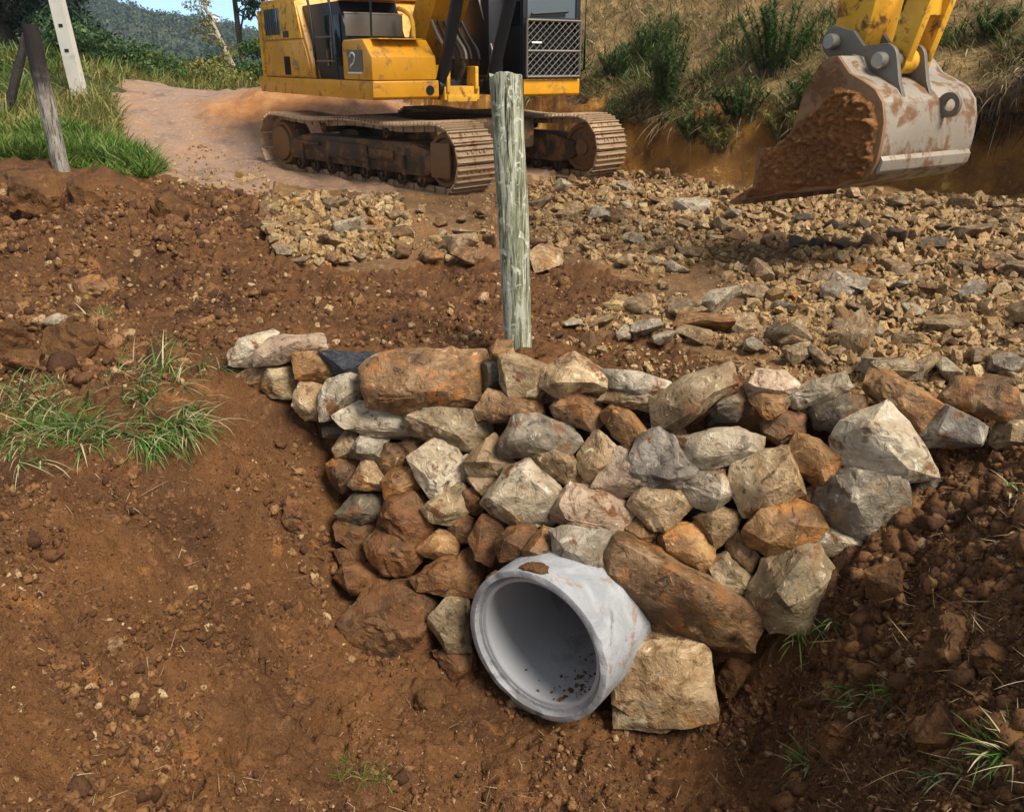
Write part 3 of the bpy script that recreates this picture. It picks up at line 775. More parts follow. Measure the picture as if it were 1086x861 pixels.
('D','743 332 800 263 932 288 968 320 968 420 978 472 900 492 820 482 748 432','tan',.16,'big tan and grey block on the pit floor right of the pipe'),
('D','741 432 800 458 882 497 840 508 743 498','olive',.14,'flat dark slab under the big block right of the pipe'),
]
GRP = 'stones of the dry stone wall'
vz = np.array([0, 0, 1.0])
for si, (reg, pts, mat, pro, lab) in enumerate(STONES):
    ox, oy, sc = ORG[reg]
    a = np.array(pts.split(), float).reshape(-1, 2)
    px, py = ox + a[:, 0] / sc, oy + a[:, 1] / sc
    ctr = np.array([.5 * (px.min() + px.max()), .5 * (py.min() + py.max())])
    r_, y_, z_ = ray(*ctr)
    nd = WN[0] * r_ + WN[1] * y_
    # wall face: n.p = 4.07 + .4 (z - .05)
    t = (4.07 + .4 * (EYE - .05)) / (nd - .4 * z_)
    dirn = np.array([r_, y_, z_]); L = np.linalg.norm(dirn)
    dirn = dirn / L
    dist = t * L - pro * .8
    c3 = np.array([0, 0, EYE]) + dirn * dist
    e3 = -dirn
    e1 = np.cross(vz, e3); e1 /= np.linalg.norm(e1); e2 = np.cross(e3, e1)
    rg = np.random.default_rng(100 + si)
    # outline corners at the stone's own depth
    Q = []
    for x, y in zip(px, py):
        d = np.array(ray(x, y)).astype(float)
        tt = (c3 - [0, 0, EYE]) @ e3 / (d @ e3)
        w = np.array([0, 0, EYE]) + d * tt - c3
        Q.append((w @ e1, w @ e2))
    Q = np.array(Q); m = Q.mean(0); Q = m + (Q - m) * (1.12 + .016 / np.ptp(Q))
    w_, h_ = np.ptp(Q[:, 0]), np.ptp(Q[:, 1])
    D = .5 * min(w_, h_) + .16 * max(w_, h_)
    loc = []
    for (u, v) in Q:
        loc.append((u, v, rg.uniform(-.12, .10) * D))
    # the front: a few broad facets
    fx, fy = rg.uniform(-.14, .14), rg.uniform(-.02, .24)
    nq = len(Q); st_ = rg.integers(0, nq)
    for i in range(nq):
        if nq > 5 and (i + st_) % 2 and rg.random() < .75: continue
        u, v = Q[i]; s = rg.uniform(.34, .86)
        loc.append((m[0] + fx * w_ + (u - m[0]) * s, m[1] + fy * h_ * .6 + (v - m[1]) * s, D * (rg.uniform(.28, .62) if s < .65 else rg.uniform(.15, .42))))
    for i in range(nq):
        if nq > 5 and i % 2: continue
        u, v = Q[i]; s = rg.uniform(.7, .95)
        loc.append((m[0] + (u - m[0]) * s, m[1] + (v - m[1]) * s, -D * rg.uniform(.5, .85)))
    rot = Matrix((e1, e2, e3)).transposed()
    loc = [tuple(rot @ Vector(p)) for p in loc]
    me = hull_mesh('wall_stone', loc, 5, .8 if mat not in ('mud',) else 1.0, si + 1, 1, float((w_ + h_) / 2))
    o = link_mesh('wall_stone', me, S[mat]); o.location = tuple(c3)
    tag(o, lab, 'stone', GRP)

# small stones wedged deep in the gaps
rg = np.random.default_rng(5)
POLY = np.array([(330,415),(520,400),(900,430),(960,520),(850,600),(780,640),(660,600),(520,590),(470,640),(380,590)], float)
nf = 0
while nf < 70:
    px_, py_ = rg.uniform(330, 960), rg.uniform(400, 640)
    if not inside(POLY, np.array(px_), np.array(py_)): continue
    r_, y_, z_ = ray(px_, py_)
    t = (4.07 + .4 * (EYE - .05)) / (WN[0] * r_ + WN[1] * y_ - .4 * z_) + .15
    s_ = rg.uniform(.07, .14)
    me = random_rock('wedged_stone', (s_ * 1.3, s_, s_), 700 + nf, 14, 2, .7, .5)
    o = link_mesh('wedged_stone', me, S[('brown', 'mud', 'dark', 'tan', 'orange')[nf % 5]])
    o.location = (float(r_ * t), float(y_ * t), float(EYE + z_ * t)); o.rotation_euler = tuple(rg.uniform(-.6, .6, 3))
    tag(o, 'small dark stone wedged deep in a gap between the larger stones of the wall', 'stone', 'wedged stones in the wall'); nf += 1

# ------------------------------------------------------------------ culvert pipe
pipe = empty('culvert_pipe', tuple(PIPE_O))
tag(pipe, 'grey concrete culvert pipe with open mouth under the stone wall', 'pipe')
mp = Vector((0, 1, 0)).rotation_difference(Vector(PIPE_D)).to_matrix().to_4x4()
b = MB()
prof = [(.342, .040), (.346, .034), (.362, .030), (.364, .026), (.3655, .005), (.368, .001), (.393, .001), (.399, .004), (.400, .012), (.400, .20), (.400, .5), (.400, 1.2), (.400, 5.56), (0.01, 5.56), (0.01, 5.53), (.35, 5.53), (.35, .3), (.348, .2)]
b.lathe(prof, 96, mp, closed=True)
me_o = b.build('pipe_shell', M['culvert'], pipe, 30)
b = MB(); b.lathe([(.326, .038), (.344, .037), (.3265, .052), (.3265, 5.5), (.001, 5.5)], 96, mp)
b.build('pipe_bore', M['bore'], pipe, 30)
r_ = np.random.default_rng(8)
for (deg, wd, hh) in ((98, .20, .018), (-96, .16, .014), (140, .06, .010)):
    a_ = R(deg); e1p = Vector(PIPE_D).cross(Vector((0, 0, 1))).normalized(); e2p = e1p.cross(Vector(PIPE_D))
    me_ = random_rock('soil_cake', (wd, .10, hh * 2), int(abs(deg)), 22, 3, 2.2, .2); 
    oc_ = link_mesh('soil_cake', me_, M['clod'], pipe)
    rad_ = (e1p * math.cos(a_) + e2p * math.sin(a_)); tan_ = Vector(PIPE_D).cross(rad_)
    mt_ = Matrix((tan_, Vector(PIPE_D), rad_)).transposed().to_4x4(); mt_.translation = rad_ * .400 + Vector(PIPE_D) * .055
    oc_.matrix_local = mt_
# chipped rim
me = me_o.data; n = len(me.vertices); c_ = np.empty(n * 3, np.float32); me.vertices.foreach_get('co', c_); c_ = c_.reshape(-1, 3)
yy = c_ @ PIPE_D
ch = np.clip(fbm(c_[:, 0] * 9, c_[:, 1] * 9, c_[:, 2] * 9, 3) - .12, 0, 1) * .05 * ((yy < .02) & (np.linalg.norm(c_ - yy[:, None] * PIPE_D, axis=1) > .37))
c_ += ch[:, None] * PIPE_D + (.0018 * fbm(c_[:, 0] * 14, c_[:, 1] * 14, c_[:, 2] * 14, 3))[:, None] * 1.0
me.vertices.foreach_set('co', c_.ravel().astype(np.float32)); me.update()

# ------------------------------------------------------------------ posts and pole
def wood_post(name, base, top, r0, r1, mat, label, cat, seed, seg=26, rings=44, ribs=.10):
    base, top = np.array(base, float), np.array(top, float)
    ax_ = top - base; Lp = np.linalg.norm(ax_); ax_ /= Lp
    a1 = np.cross(ax_, [0, 1, 0]); a1 /= np.linalg.norm(a1); a2 = np.cross(ax_, a1)
    vs, fs = [], []
    rg = np.random.default_rng(seed)
    for i in range(rings + 1):
        t = i / rings
        rr = r0 + (r1 - r0) * t
        bx = .02 * rr * math.sin(t * 5 + seed)
        for k_ in range(seg):
            th = 2 * math.pi * k_ / seg
            g = fbm(math.cos(th) * 2.3 + seed, math.sin(th) * 2.3, t * Lp * 1.3, 3) * ribs * 1.4 + float(np.clip(perlin(math.cos(th) * 5 + seed, math.sin(th) * 5, t * Lp * .8), -1, -.18) + .18) * ribs * 3
            q_ = rr * (1 + float(g))
            tz = t * Lp + (.035 * float(perlin(math.cos(th) * 1.7, math.sin(th) * 1.7, seed)) if i == rings else 0)
            vs.append(ax_ * tz + a1 * (q_ * math.cos(th) + bx) + a2 * q_ * math.sin(th))
    for i in range(rings):
        for k_ in range(seg):
            fs.append((i * seg + k_, i * seg + (k_ + 1) % seg, (i + 1) * seg + (k_ + 1) % seg, (i + 1) * seg + k_))
    n0 = len(vs); vs.append(ax_ * (Lp - .01)); 
    for k_ in range(seg): fs.append((rings * seg + k_, rings * seg + (k_ + 1) % seg, n0))
    b = MB(); b.add(vs, fs)
    o = b.build(name, mat, None, 50); o.location = tuple(base)
    return tag(o, label, cat)

wood_post('wooden_post', (.052, 4.68, -.25), (-.030, 4.66, 1.545), .076, .086, M['post'], 'pale lichen streaked wooden post standing behind the wall before the excavator', 'post', 3)
x0, y0, z0, t0_ = [float(v[0]) for v in hit(66, 181)]
wood_post('fence_post', (x0, y0, z0 - .3), (x0 - .02, y0 - .05, z0 + 1.40), .085, .072, M['old_post'], 'grey weathered fence post with a dark top on the grassy bank', 'post', 5, 20, 40, .16)
x0, y0, z0, _ = [float(v[0]) for v in hit(-2, 121)]
wood_post('fence_post', (x0, y0, z0 - .3), (x0 + .62, y0 + .1, z0 + 1.12), .075, .06, M['dark_wood'], 'dark leaning post at the left picture edge on the bank', 'post', 8, 16, 30, .14)

pole = empty('utility_pole', (-7.75, 16.2, 1.05)); tag(pole, 'pale concrete utility pole leaning left of the road', 'pole')
b = MB(); vs = []; 
for i, t in enumerate((0, 1)):
    hw = .115 - .03 * t; cx0 = -.55 * t * 1.0; zz = 8.2 * t
    for sx, sy in ((-1, -1), (1, -1), (1, 1), (-1, 1)): vs.append((cx0 + sx * hw, sy * hw * .75, zz))
b.add(vs, [(0, 1, 5, 4), (1, 2, 6, 5), (2, 3, 7, 6), (3, 0, 4, 7), (4, 5, 6, 7), (3, 2, 1, 0)])
shaft = b.build('shaft', M['pole'], pole)
for zz in (.75, 1.15, 2.2, 3.4, 4.6):
    b = MB(); b.box((-.067 * zz, -.087 + .0028 * zz, zz), (.07, .02, .05), .004); b.build('slot', M['hollow'], pole)
b = MB(); b.box((-.5, 0, 7.7), (1.9, .1, .12), .01); b.build('cross_arm', M['old_post'], pole)
# ------------------------------------------------------------------ excavator
EXC = (-1.078, 12.494)
ez = float(height(*EXC)) - .02
ez = .11
ex = empty('excavator', (EXC[0], EXC[1], ez), R(-56.95))
tag(ex, 'yellow tracked excavator with black cab standing on the rubble road', 'excavator')
TR = Matrix.Rotation(R(11.4), 4, 'Z')

def circ(cx, cz, r, n=12, a0=0, a1=360):
    return [(cx + r * math.cos(R(a0 + (a1 - a0) * i / (n - (0 if a1 - a0 == 360 else 1)))), cz + r * math.sin(R(a0 + (a1 - a0) * i / (n - (0 if a1 - a0 == 360 else 1))))) for i in range(n)]

TL, TH, TW = 4.43, .83, .60
def track_path(n):
    """closed belt line: list of (x, z, angle)"""
    r0, r1 = .375, .385
    xa, xb = -TL / 2 + r0 + .035, TL / 2 - r1 - .035
    pts = []
    for i in range(60): t = i / 60; pts.append((xa + (xb - xa) * t, .045))
    for i in range(40): a = R(-90 + 180 * i / 40); pts.append((xb + r1 * math.cos(a), .045 + r1 + r1 * math.sin(a)))
    for i in range(60):
        t = i / 60; pts.append((xb + (xa - xb) * t, .045 + 2 * r1 + (2 * r0 - 2 * r1) * t - .035 * math.sin(math.pi * t * 2) ** 2 + .0 ))
    for i in range(40): a = R(90 + 180 * i / 40); pts.append((xa + r0 * math.cos(a), .045 + r0 + r0 * math.sin(a)))
    p = np.array(pts); q = np.vstack([p, p[:1]])
    s = np.r_[0, np.cumsum(np.linalg.norm(np.diff(q, axis=0), axis=1))]
    out = []
    for i in range(n):
        u = s[-1] * i / n
        x, z = np.interp(u, s, q[:, 0]), np.interp(u, s, q[:, 1])
        x2, z2 = np.interp((u + .02) % s[-1], s, q[:, 0]), np.interp((u + .02) % s[-1], s, q[:, 1])
        out.append((x, z, math.atan2(z2 - z, x2 - x)))
    return out, s[-1]

for side in (-1, 1):
    yc = side * (3.018 / 2 - TW / 2)
    NS = 47
    path, per = track_path(NS)
    pitch = per / NS
    b = MB()
    rg = random.Random(side + 5)
    for x, z, a in path:
        m = TR @ Matrix.Translation((x, yc, z)) @ Matrix.Rotation(-a, 4, 'Y')
        # outside of the belt is local -z
        b.box((0, 0, -.012), (pitch * .96, TW, .022), .004, m)
        for gx in (-.075, -.005, .065): b.box((gx, 0, -.034), (.016, TW * .99, .032), .005, m)
        for yy in (-.09, .09): b.box((0, yy, .035), (pitch * .9, .05, .075), .008, m)
        for by in (-.13, -.06, .06, .13): b.box((.03, by, -.028), (.028, .028, .02), .004, m)
    belt = b.build('track', M['shoe'], ex, 30)
    # frame between the runs
    xa, xb = -TL / 2 + .41, TL / 2 - .42
    yo = yc + side * .16
    b = MB()
    b.prism([(xa + .25, .24), (xb - .35, .22), (xb - .1, .30), (xb - .12, .50), (xb - .6, .60), (xa + .7, .58), (xa + .2, .48)], yc - .19, yc + .19, .02, TR)
    b.box((-.1, yc + side * .205, .42), (.9, .05, .20), .01, TR)
    b.box((.65, yc + side * .21, .43), (.5, .04, .12), .01, TR)
    b.box((xa + .75, yc + side * .20, .47), (.6, .06, .05), .01, TR)
    for gx in (-1.2, -.55, .35, 1.1): b.box((gx, yc + side * .2, .33), (.04, .06, .24), .006, TR)
    b.build('track_frame', M['frame'], belt)
    def wheel(name, x, z, r, w, mat, spokes=0):
        b = MB(); m = TR @ Matrix.Translation((x, yc, z))
        b.lathe([(0.001, -w / 2), (r * .32, -w / 2), (r * .34, -w * .38), (r * .78, -w * .33), (r * .82, -w / 2 + .01), (r * .96, -w / 2 + .015), (r, -w * .36), (r, w * .36), (r * .96, w / 2 - .015), (r * .82, w / 2 - .01), (r * .78, w * .33), (r * .34, w * .38), (r * .32, w / 2), (0.001, w / 2)], 28, m)
        for j in range(spokes):
            a = 2 * math.pi * j / spokes
            b.box((r * math.cos(a), 0, r * math.sin(a)), (.05, w * .4, .05), .01, m)
        for j in range(10):
            a = 2 * math.pi * j / 10
            for sg in (-1, 1): b.box((r * .56 * math.cos(a), sg * w * .37, r * .56 * math.sin(a)), (.03, .03, .03), .005, m)
        b.build(name, mat, belt)
    wheel('idler', xb, .045 + .385, .315, .30, M['track'])
    wheel('sprocket', xa, .045 + .375, .30, .34, M['track'], 21)
    for j in range(8): wheel('roller', xa + .42 + j * (xb - xa - .86) / 7, .175, .095, .36, M['frame'])
    for j in (-.75, .65): wheel('carrier_roller', j, .675, .065, .30, M['frame'])
    b = MB(); b.box((xb - .02, yc + side * .185, .43), (.34, .03, .40), .05, TR); b.build('idler_cover', M['track'], belt)
    b = MB(); b.lathe([(0.001, -.02), (.20, -.02), (.235, 0), (.235, .05), (.001, .05)], 24, TR @ Matrix.Translation((xa, yc + side * .19, .42))); b.build('final_drive', M['track'], belt)

b = MB()
b.box((0, 0, .60), (2.2, 1.75, .40), .05, TR)
b.box((0, 0, .42), (2.6, .9, .3), .05, TR)
for sx in (-1, 1):
    for sy in (-1, 1):
        b.prism([(sx * .35 - .25, .42), (sx * .35 + .25, .42), (sx * .55 + .22, .66), (sx * .55 - .22, .66)], sy * .5, sy * 1.1, .02, TR)
b.build('car_body', M['frame'], ex)
b = MB(); mz = Matrix.Rotation(R(90), 4, 'X')
b.lathe([(.001, -.80), (.72, -.80), (.74, -.83), (.74, -.90), (.66, -.92), (.66, -1.0), (.78, -1.02), (.78, -1.08), (.001, -1.08)], 48, mz)
b.build('swing_bearing', M['black'], ex)

# upper frame
DZ, BH, HW, HF, HR = 1.081, .211, 1.508, 1.324, 2.92
ZT = DZ + BH
b = MB()
b.box((-.55, 0, DZ + .13), (3.2, 2.5, .16), .01)
b.build('deck', M['black'], ex)
b = MB()
b.prism([(-HR + .10, DZ), (HF - .03, DZ), (HF, DZ + .03), (HF, ZT - .012), (HF - .012, ZT), (-HR + .02, ZT), (-HR, ZT - .06)], -HW, -HW + .87, .012)
b.build('side_skirt', M['yellow'], ex)
b = MB()
b.prism([(-HR + .10, DZ), (HF - .03, DZ), (HF, DZ + .03), (HF, ZT - .012), (HF - .012, ZT), (-HR + .02, ZT), (-HR, ZT - .06)], HW - .90, HW, .012)
b.build('side_skirt', M['yellow'], ex)
b = MB(); b.lathe([(.001, 0), (.055, 0), (.055, .02), (.001, .02)], 20, Matrix.Translation((HF + .008, -.76, DZ + .10)) @ Matrix.Rotation(R(90), 4, 'Z')); b.build('tie_down_hole', M['hollow'], ex)
b = MB(); b.box((HF - .2, -.30, DZ + .06), (.36, .50, .16), .012); b.box((HF - .02, -.30, DZ - .0), (.03, .42, .08), .008)
for yy in (-.5, -.1): b.box((HF - .1, yy, DZ + .22), (.22, .05, .30), .015)
b.build('boom_bracket', M['yellow_worn'], ex)

# tool box on the right front corner
tb = MB()
tb.prism([(.46, ZT + .006), (HF - .01, ZT + .006), (HF - .01, ZT + .26), (HF - .24, ZT + .455), (.50, ZT + .455), (.46, ZT + .41)], -HW + .004, -.66, .022)
tbo = tb.build('tool_box', M['yellow'], ex)
b = MB(); b.box((.85, -HW + .003, ZT + .22), (.44, .006, .24), 0); b.build('decal_plate', M['steel_dark'], tbo)
b = MB()
arc = [(.80 - .07 * math.cos(R(a)), -HW - .004, ZT + .245 + .055 * math.sin(R(a))) for a in range(10, 200, 15)][::-1] 
b.tube([(.70 + .0, -HW - .003, ZT + .27)] + [(.78 - .075 * math.cos(R(a)), -HW - .003, ZT + .25 + .06 * math.sin(R(a))) for a in range(20, 200, 20)] + [(.80, -HW - .003, ZT + .19), (.73, -HW - .003, ZT + .17), (.71, -HW - .003, ZT + .15)], .011, 6)
b.box((.83, -HW - .002, ZT + .085), (.42, .006, .016), 0)
b.build('decal_mark', M['white'], tbo)
b = MB(); b.box((.9, -1.1, ZT + .458), (.7, .6, .012), .004); b.build('anti_slip_tread', M['yellow_worn'], tbo)

# engine house with slanting front edge
b = MB()
b.prism([(-2.55, ZT + .005), (-.58, ZT + .005), (-.72, ZT + .30), (-1.13, 2.32), (-2.55, 2.32)], -HW + .03, HW - .03, .02)
eng = b.build('engine_cover', M['yellow'], ex)
b = MB()
b.prism([(-2.50, ZT + .03), (-.66, ZT + .03), (-.78, ZT + .32), (-.90, 1.78), (-2.50, 1.78)], -HW + .008, -HW + .028, .006)
d1 = b.build('side_door', M['yellow'], eng)
b = MB(); b.box((-1.55, -HW + .002, ZT + .16), (.22, .012, .24), .004); b.build('latch_recess', M['hollow'], d1)
b = MB(); b.box((-1.22, -HW + .004, ZT + .19), (.20, .006, .05), 0); b.box((-1.2, -HW + .004, ZT + .12), (.16, .006, .02), 0); b.build('notice_sticker', M['steel'], d1)
b = MB()
b.prism([(-2.50, 1.80), (-.91, 1.80), (-1.08, 2.26), (-2.50, 2.26)], -HW + .006, -HW + .028, .006)
d2 = b.build('side_door', M['yellow_worn'], eng)
b = MB(); b.box((-2.05, -HW + .001, 2.03), (.62, .012, .34), .004); v1 = b.build('vent_screen', M['glass_sky'], d2)
b = MB()
for j in range(7): b.box((-2.32 + j * .09, -HW - .006, 2.03), (.03 if j != 4 else .07, .012, .34), .003)
b.build('vent_slats', M['black'], v1)
b = MB(); b.box((-1.50, -HW + .002, 1.86), (.20, .02, .08), .004); b.build('door_handle', M['black'], d2)
b = MB(); b.box((-1.75, 0, 2.38), (1.4, 1.7, .14), .04); b.build('engine_hood', M['yellow'], ex)
b = MB(); b.tube([(-1.9, .55, 2.4), (-1.9, .55, 2.75), (-1.95, .55, 2.86)], .06, 14); b.build('exhaust_pipe', M['black'], ex)
# counterweight, rounded in plan
b = bmesh.new()
pl = [(-2.5, -HW)] + [(-2.62 - .42 * math.cos(R(a)), -HW + .0 + (1 - math.sin(R(a))) * .0 + .32 * (1 - math.sin(R(a)))) for a in (80, 55, 30, 5)] 
pl = pl + [(x, -y) for x, y in pl[::-1]]
A = [b.verts.new((x, y, DZ - .01)) for x, y in pl]; B = [b.verts.new((x, y, 2.26)) for x, y in pl]
b.faces.new(A); b.faces.new(B[::-1])
for i in range(len(pl)): b.faces.new((A[i], B[i], B[(i + 1) % len(pl)], A[(i + 1) % len(pl)]))
bmesh.ops.recalc_face_normals(b, faces=list(b.faces)); bmesh.ops.bevel(b, geom=[e for e in b.edges if e.calc_face_angle(0) > .6], offset=.06, segments=3, affect='EDGES')
mb = MB(); mb.bm(b); mb.build('counterweight', M['yellow_worn'], ex)

# black bay with tanks and steps between tool box and engine house
b = MB()
b.prism([(-.56, ZT + .004), (.43, ZT + .004), (.43, ZT + .5), (.20, 2.20), (-1.05, 2.20), (-.72, ZT + .32)], -HW + .10, -.62, .015)
tank = b.build('hydraulic_tank', M['black'], ex)
b = MB(); b.box((.0, -HW + .09, 1.75), (.5, .02, .6), .01); b.build('tank_panel', M['glass'], tank)
b = MB(); b.box((.30, -1.05, 2.25), (.34, .84, .09), .02); b.build('tank_cap', M['yellow'], tank)
b = MB(); b.box((.452, -1.05, 1.92), (.012, .78, .25), .004); b.build('front_panel', M['steel_dark'], tank)
b = MB(); b.box((.456, -1.05, 2.055), (.014, .80, .014), .003); b.build('panel_trim', M['steel'], tank)
for zz in (ZT + .22, ZT + .5):
    b = MB(); b.box((-.15, -HW + .03, zz), (.44, .1, .02), .004); b.build('step', M['steel_dark'], ex)
for hx_ in (-.45, .25):
    b = MB(); b.tube([(hx_, -HW + .02, ZT), (hx_, -HW - .0, ZT + .3), (hx_ - .05, -HW - .0, 2.1), (hx_ - .22, -HW + .0, 2.5)], .018, 8); b.build('handrail', M['black'], ex)
b = MB(); b.tube(chaikin([(.9, -.74, ZT + .45), (.9, -.74, ZT + .62), (.86, -.74, ZT + .72), (.70, -.76, ZT + .80), (.58, -.78, ZT + .82)]), .028, 10); b.build('handrail', M['yellow_worn'], ex)
b = MB(); b.box((.95, -1.18, 2.55), (.05, .22, .32), .02); b.tube([(.9, -1.3, ZT + .45), (.93, -1.3, 2.3), (.95, -1.18, 2.5)], .014, 8); b.build('mirror', M['black'], ex)

# cab
CX0, CX1, CY0, CY1, CT = -.62, HF - .01, .60, HW - .005, 2.92
b = MB()
def bar(p, q, w=.05): b.tube([p, q], w, 4)
b.box(((CX0 + CX1) / 2, (CY0 + CY1) / 2, CT), (CX1 - CX0, CY1 - CY0, .09), .04)
b.box(((CX0 + CX1) / 2, (CY0 + CY1) / 2, ZT + .03), (CX1 - CX0, CY1 - CY0, .06), .015)
for yy in (CY0 + .035, CY1 - .035):
    b.prism([(CX1 - .07, ZT), (CX1, ZT), (CX1, 2.30), (CX1 - .10, CT), (CX1 - .17, CT), (CX1 - .07, 2.28)], yy - .035, yy + .035, .01)
    b.box((CX0 + .05, yy, (ZT + CT) / 2), (.1, .07, CT - ZT), .015)
    b.box((.35, yy, (ZT + CT) / 2), (.07, .065, CT - ZT), .015)
    b.box(((CX0 + CX1) / 2, yy, ZT + .32), (CX1 - CX0 - .1, .05, .62), .01)
b.box((CX0 + .04, (CY0 + CY1) / 2, ZT + .5), (.06, CY1 - CY0, .95), .01)
b.box((CX1 - .035, (CY0 + CY1) / 2, 2.0), (.07, CY1 - CY0, .05), .01)
cab = b.build('cab', M['black'], ex)
b = MB()
b.box((CX1 - .03, (CY0 + CY1) / 2, 2.40), (.012, CY1 - CY0 - .12, .78), 0); b.build('windscreen', M['glass_sky'], cab)
b = MB(); b.box((CX1 - .05, (CY0 + CY1) / 2, 1.66), (.012, CY1 - CY0 - .1, .64), 0); b.build('lower_window', M['glass'], cab)
for yy in (CY0 + .03, CY1 - .03):
    b = MB(); b.box((.82, yy, 2.25), (.80, .012, 1.16), 0); b.build('side_window', M['glass'], cab)
    b = MB(); b.box((-.12, yy, 2.25), (.80, .012, 1.16), 0); b.build('side_window', M['glass'], cab)
b = MB(); b.tube([(CX1 + .012, CY0 + .12, 2.06), (CX1 + .014, CY1 - .22, 2.10)], .02, 6); b.build('wiper', M['black'], cab)
# expanded metal guard over the lower half
b = MB()
y0, y1, z0, z1 = CY0 + .03, CY1 - .03, ZT + .03, 1.99
XG = CX1 + .045
for p, q in (((y0, z0), (y1, z0)), ((y1, z0), (y1, z1)), ((y1, z1), (y0, z1)), ((y0, z1), (y0, z0)), ((y0, 1.63), (y1, 1.63))):
    b.tube([(XG, p[0], p[1]), (XG, q[0], q[1])], .016, 6)
guard = b.build('guard_frame', M['steel_dark'], cab)
b = MB()
st = .085
for sg in (1, -1):
    c0 = -2.0
    while c0 < 3.5:
        # line z = z0 + sg*(y - y0)*.85 + c0 clipped to the frame
        pts = []
        for i in range(61):
            y = y0 + (y1 - y0) * i / 60; z = z0 + sg * (y - y0) * .85 + c0
            if z0 <= z <= z1: pts.append((XG + .002 * sg, y, z))
        if len(pts) > 1: b.tube([pts[0], pts[-1]], .0055, 4)
        c0 += st
b.build('guard_mesh', M['steel_dark'], guard)
b = MB(); b.box((XG + .014, CY0 + .17, 1.73), (.008, .15, .022), .002); b.build('maker_strip', M['white'], guard)
b = MB(); b.tube([(CX1 - .1, CY1 + .02, ZT + .05), (CX1 + .03, CY1 + .06, ZT + .12), (CX1 + .03, CY1 + .06, 2.75), (CX1 - .08, CY1 + .02, 2.85)], .016, 8); b.build('cab_handrail', M['black'], cab)
b = MB(); b.box((.45, CY0 + .45, 1.55), (.5, .5, .14), .05); b.box((.22, CY0 + .45, 1.95), (.14, .48, .75), .05); b.build('driver_seat', M['rubber'], cab)

# boom, stick and rams
BY0, BY1 = -.42, .06
b = MB()
b.prism([(.02, 1.60), (.22, 1.46), (.48, 1.60), (1.30, 2.75), (2.35, 3.85), (3.3, 4.30), (4.8, 4.36), (6.15, 4.26), (6.36, 4.42), (6.30, 4.62), (5.4, 4.86), (3.7, 4.98), (2.5, 4.66), (1.2, 3.55), (.25, 2.05)], BY0, BY1, .02)
boom = b.build('boom', M['yellow'], ex)
for yy in (BY0 - .12, BY1 + .12):
    b = MB()
    b.tube([(1.22, yy, 1.26), (1.98, yy, 2.86)], .075, 16)
    b.lathe([(.001, -.06), (.10, -.06), (.10, .06), (.001, .06)], 18, Matrix.Translation((1.20, yy, 1.22)))
    cyl = b.build('boom_ram', M['black'], ex)
    b = MB(); b.tube([(1.98, yy, 2.86), (2.62, yy, 4.24)], .042, 14); b.build('ram_rod', M['chrome'], cyl)
b = MB(); b.tube([(2.6, BY0 - .2, 4.25), (2.6, BY1 + .2, 4.25)], .05, 14); b.tube([(.22, BY0 - .1, 1.72), (.22, BY1 + .1, 1.72)], .08, 16); b.build('boom_pin', M['pin'], boom)
rg = random.Random(4)
for j in range(6):
    y_ = BY0 + .02 + j * .085
    b = MB(); b.tube(chaikin([(.95 + .1 * rg.random(), y_, ZT + .0), (1.12 + .08 * rg.random(), y_ + .03, ZT + .28), (.86, y_ + .03 * rg.random(), ZT + .52), (.66, y_, ZT + .80), (.95, y_, 2.45), (1.4, y_, 3.0)]), .022, 8)
    b.build('hydraulic_hose', M['rubber'] if j % 3 else M['steel_dark'], boom)
b = MB(); b.tube([(1.05, BY1 + .16, ZT), (1.12, BY1 + .20, ZT + .35), (.88, BY1 + .15, ZT + .95)], .012, 6); b.build('grease_line', M['steel'], boom)
b = MB(); b.box((.75, BY1 + .27, ZT + .5), (.7, .22, .9), .03); b.build('valve_cover', M['black'], ex)
sy = -.165
SY0, SY1 = sy, -sy
b = MB()
b.prism([(6.62, 1.52), (6.76, 1.48), (6.88, 1.60), (6.93, 1.95), (6.72, 3.4), (6.42, 4.75), (6.10, 5.15), (5.85, 5.10), (6.00, 4.5), (6.30, 3.2), (6.60, 1.95)], SY0, SY1, .015)
stick = b.build('stick', M['yellow_worn'], ex)
b = MB(); b.tube([(5.95, SY0 - .18, 4.45), (5.95, SY1 + .18, 4.45)], .06, 14); b.build('stick_pin', M['pin'], stick)
b = MB(); b.tube([(3.6, 0, 5.2), (5.1, 0, 5.25)], .085, 16); ac = b.build('stick_ram', M['black'], ex)
b = MB(); b.tube([(5.1, 0, 5.25), (5.98, 0, 5.08)], .045, 14); b.build('ram_rod', M['chrome'], ac)
b = MB(); b.tube([(6.62, 0, 4.5), (7.0, 0, 3.1)], .075, 16); bc = b.build('bucket_ram', M['yellow_worn'], ex)
b = MB(); b.tube([(7.0, 0, 3.1), (7.30, 0, 2.10)], .042, 14); b.build('ram_rod', M['chrome'], bc)
# power link with a slot, and the two side links
b = MB()
for yy in (-.115, .115):
    b.prism(circ(7.14, 1.50, .085, 9, 150, 330) + [(7.37, 2.02), (7.36, 2.12), (7.26, 2.14), (7.20, 2.06)], yy - .035, yy + .035, .008)
b.lathe([(.001, -.15), (.085, -.15), (.085, .15), (.001, .15)], 18, Matrix.Translation((7.14, 0, 1.50)))
b.lathe([(.001, -.16), (.07, -.16), (.07, .16), (.001, .16)], 18, Matrix.Translation((7.29, 0, 2.08)))
b.box((7.25, 0, 1.86), (.06, .2, .14), .01)
b.build('bucket_link', M['yellow_worn'], ex)
for yy in (-.215, .215):
    b = MB(); b.prism([(6.66, 2.36), (6.76, 2.30), (7.34, 2.03), (7.36, 2.13), (7.28, 2.17), (6.74, 2.45)], yy - .025, yy + .025, .006); b.build('side_link', M['yellow_worn'], ex)

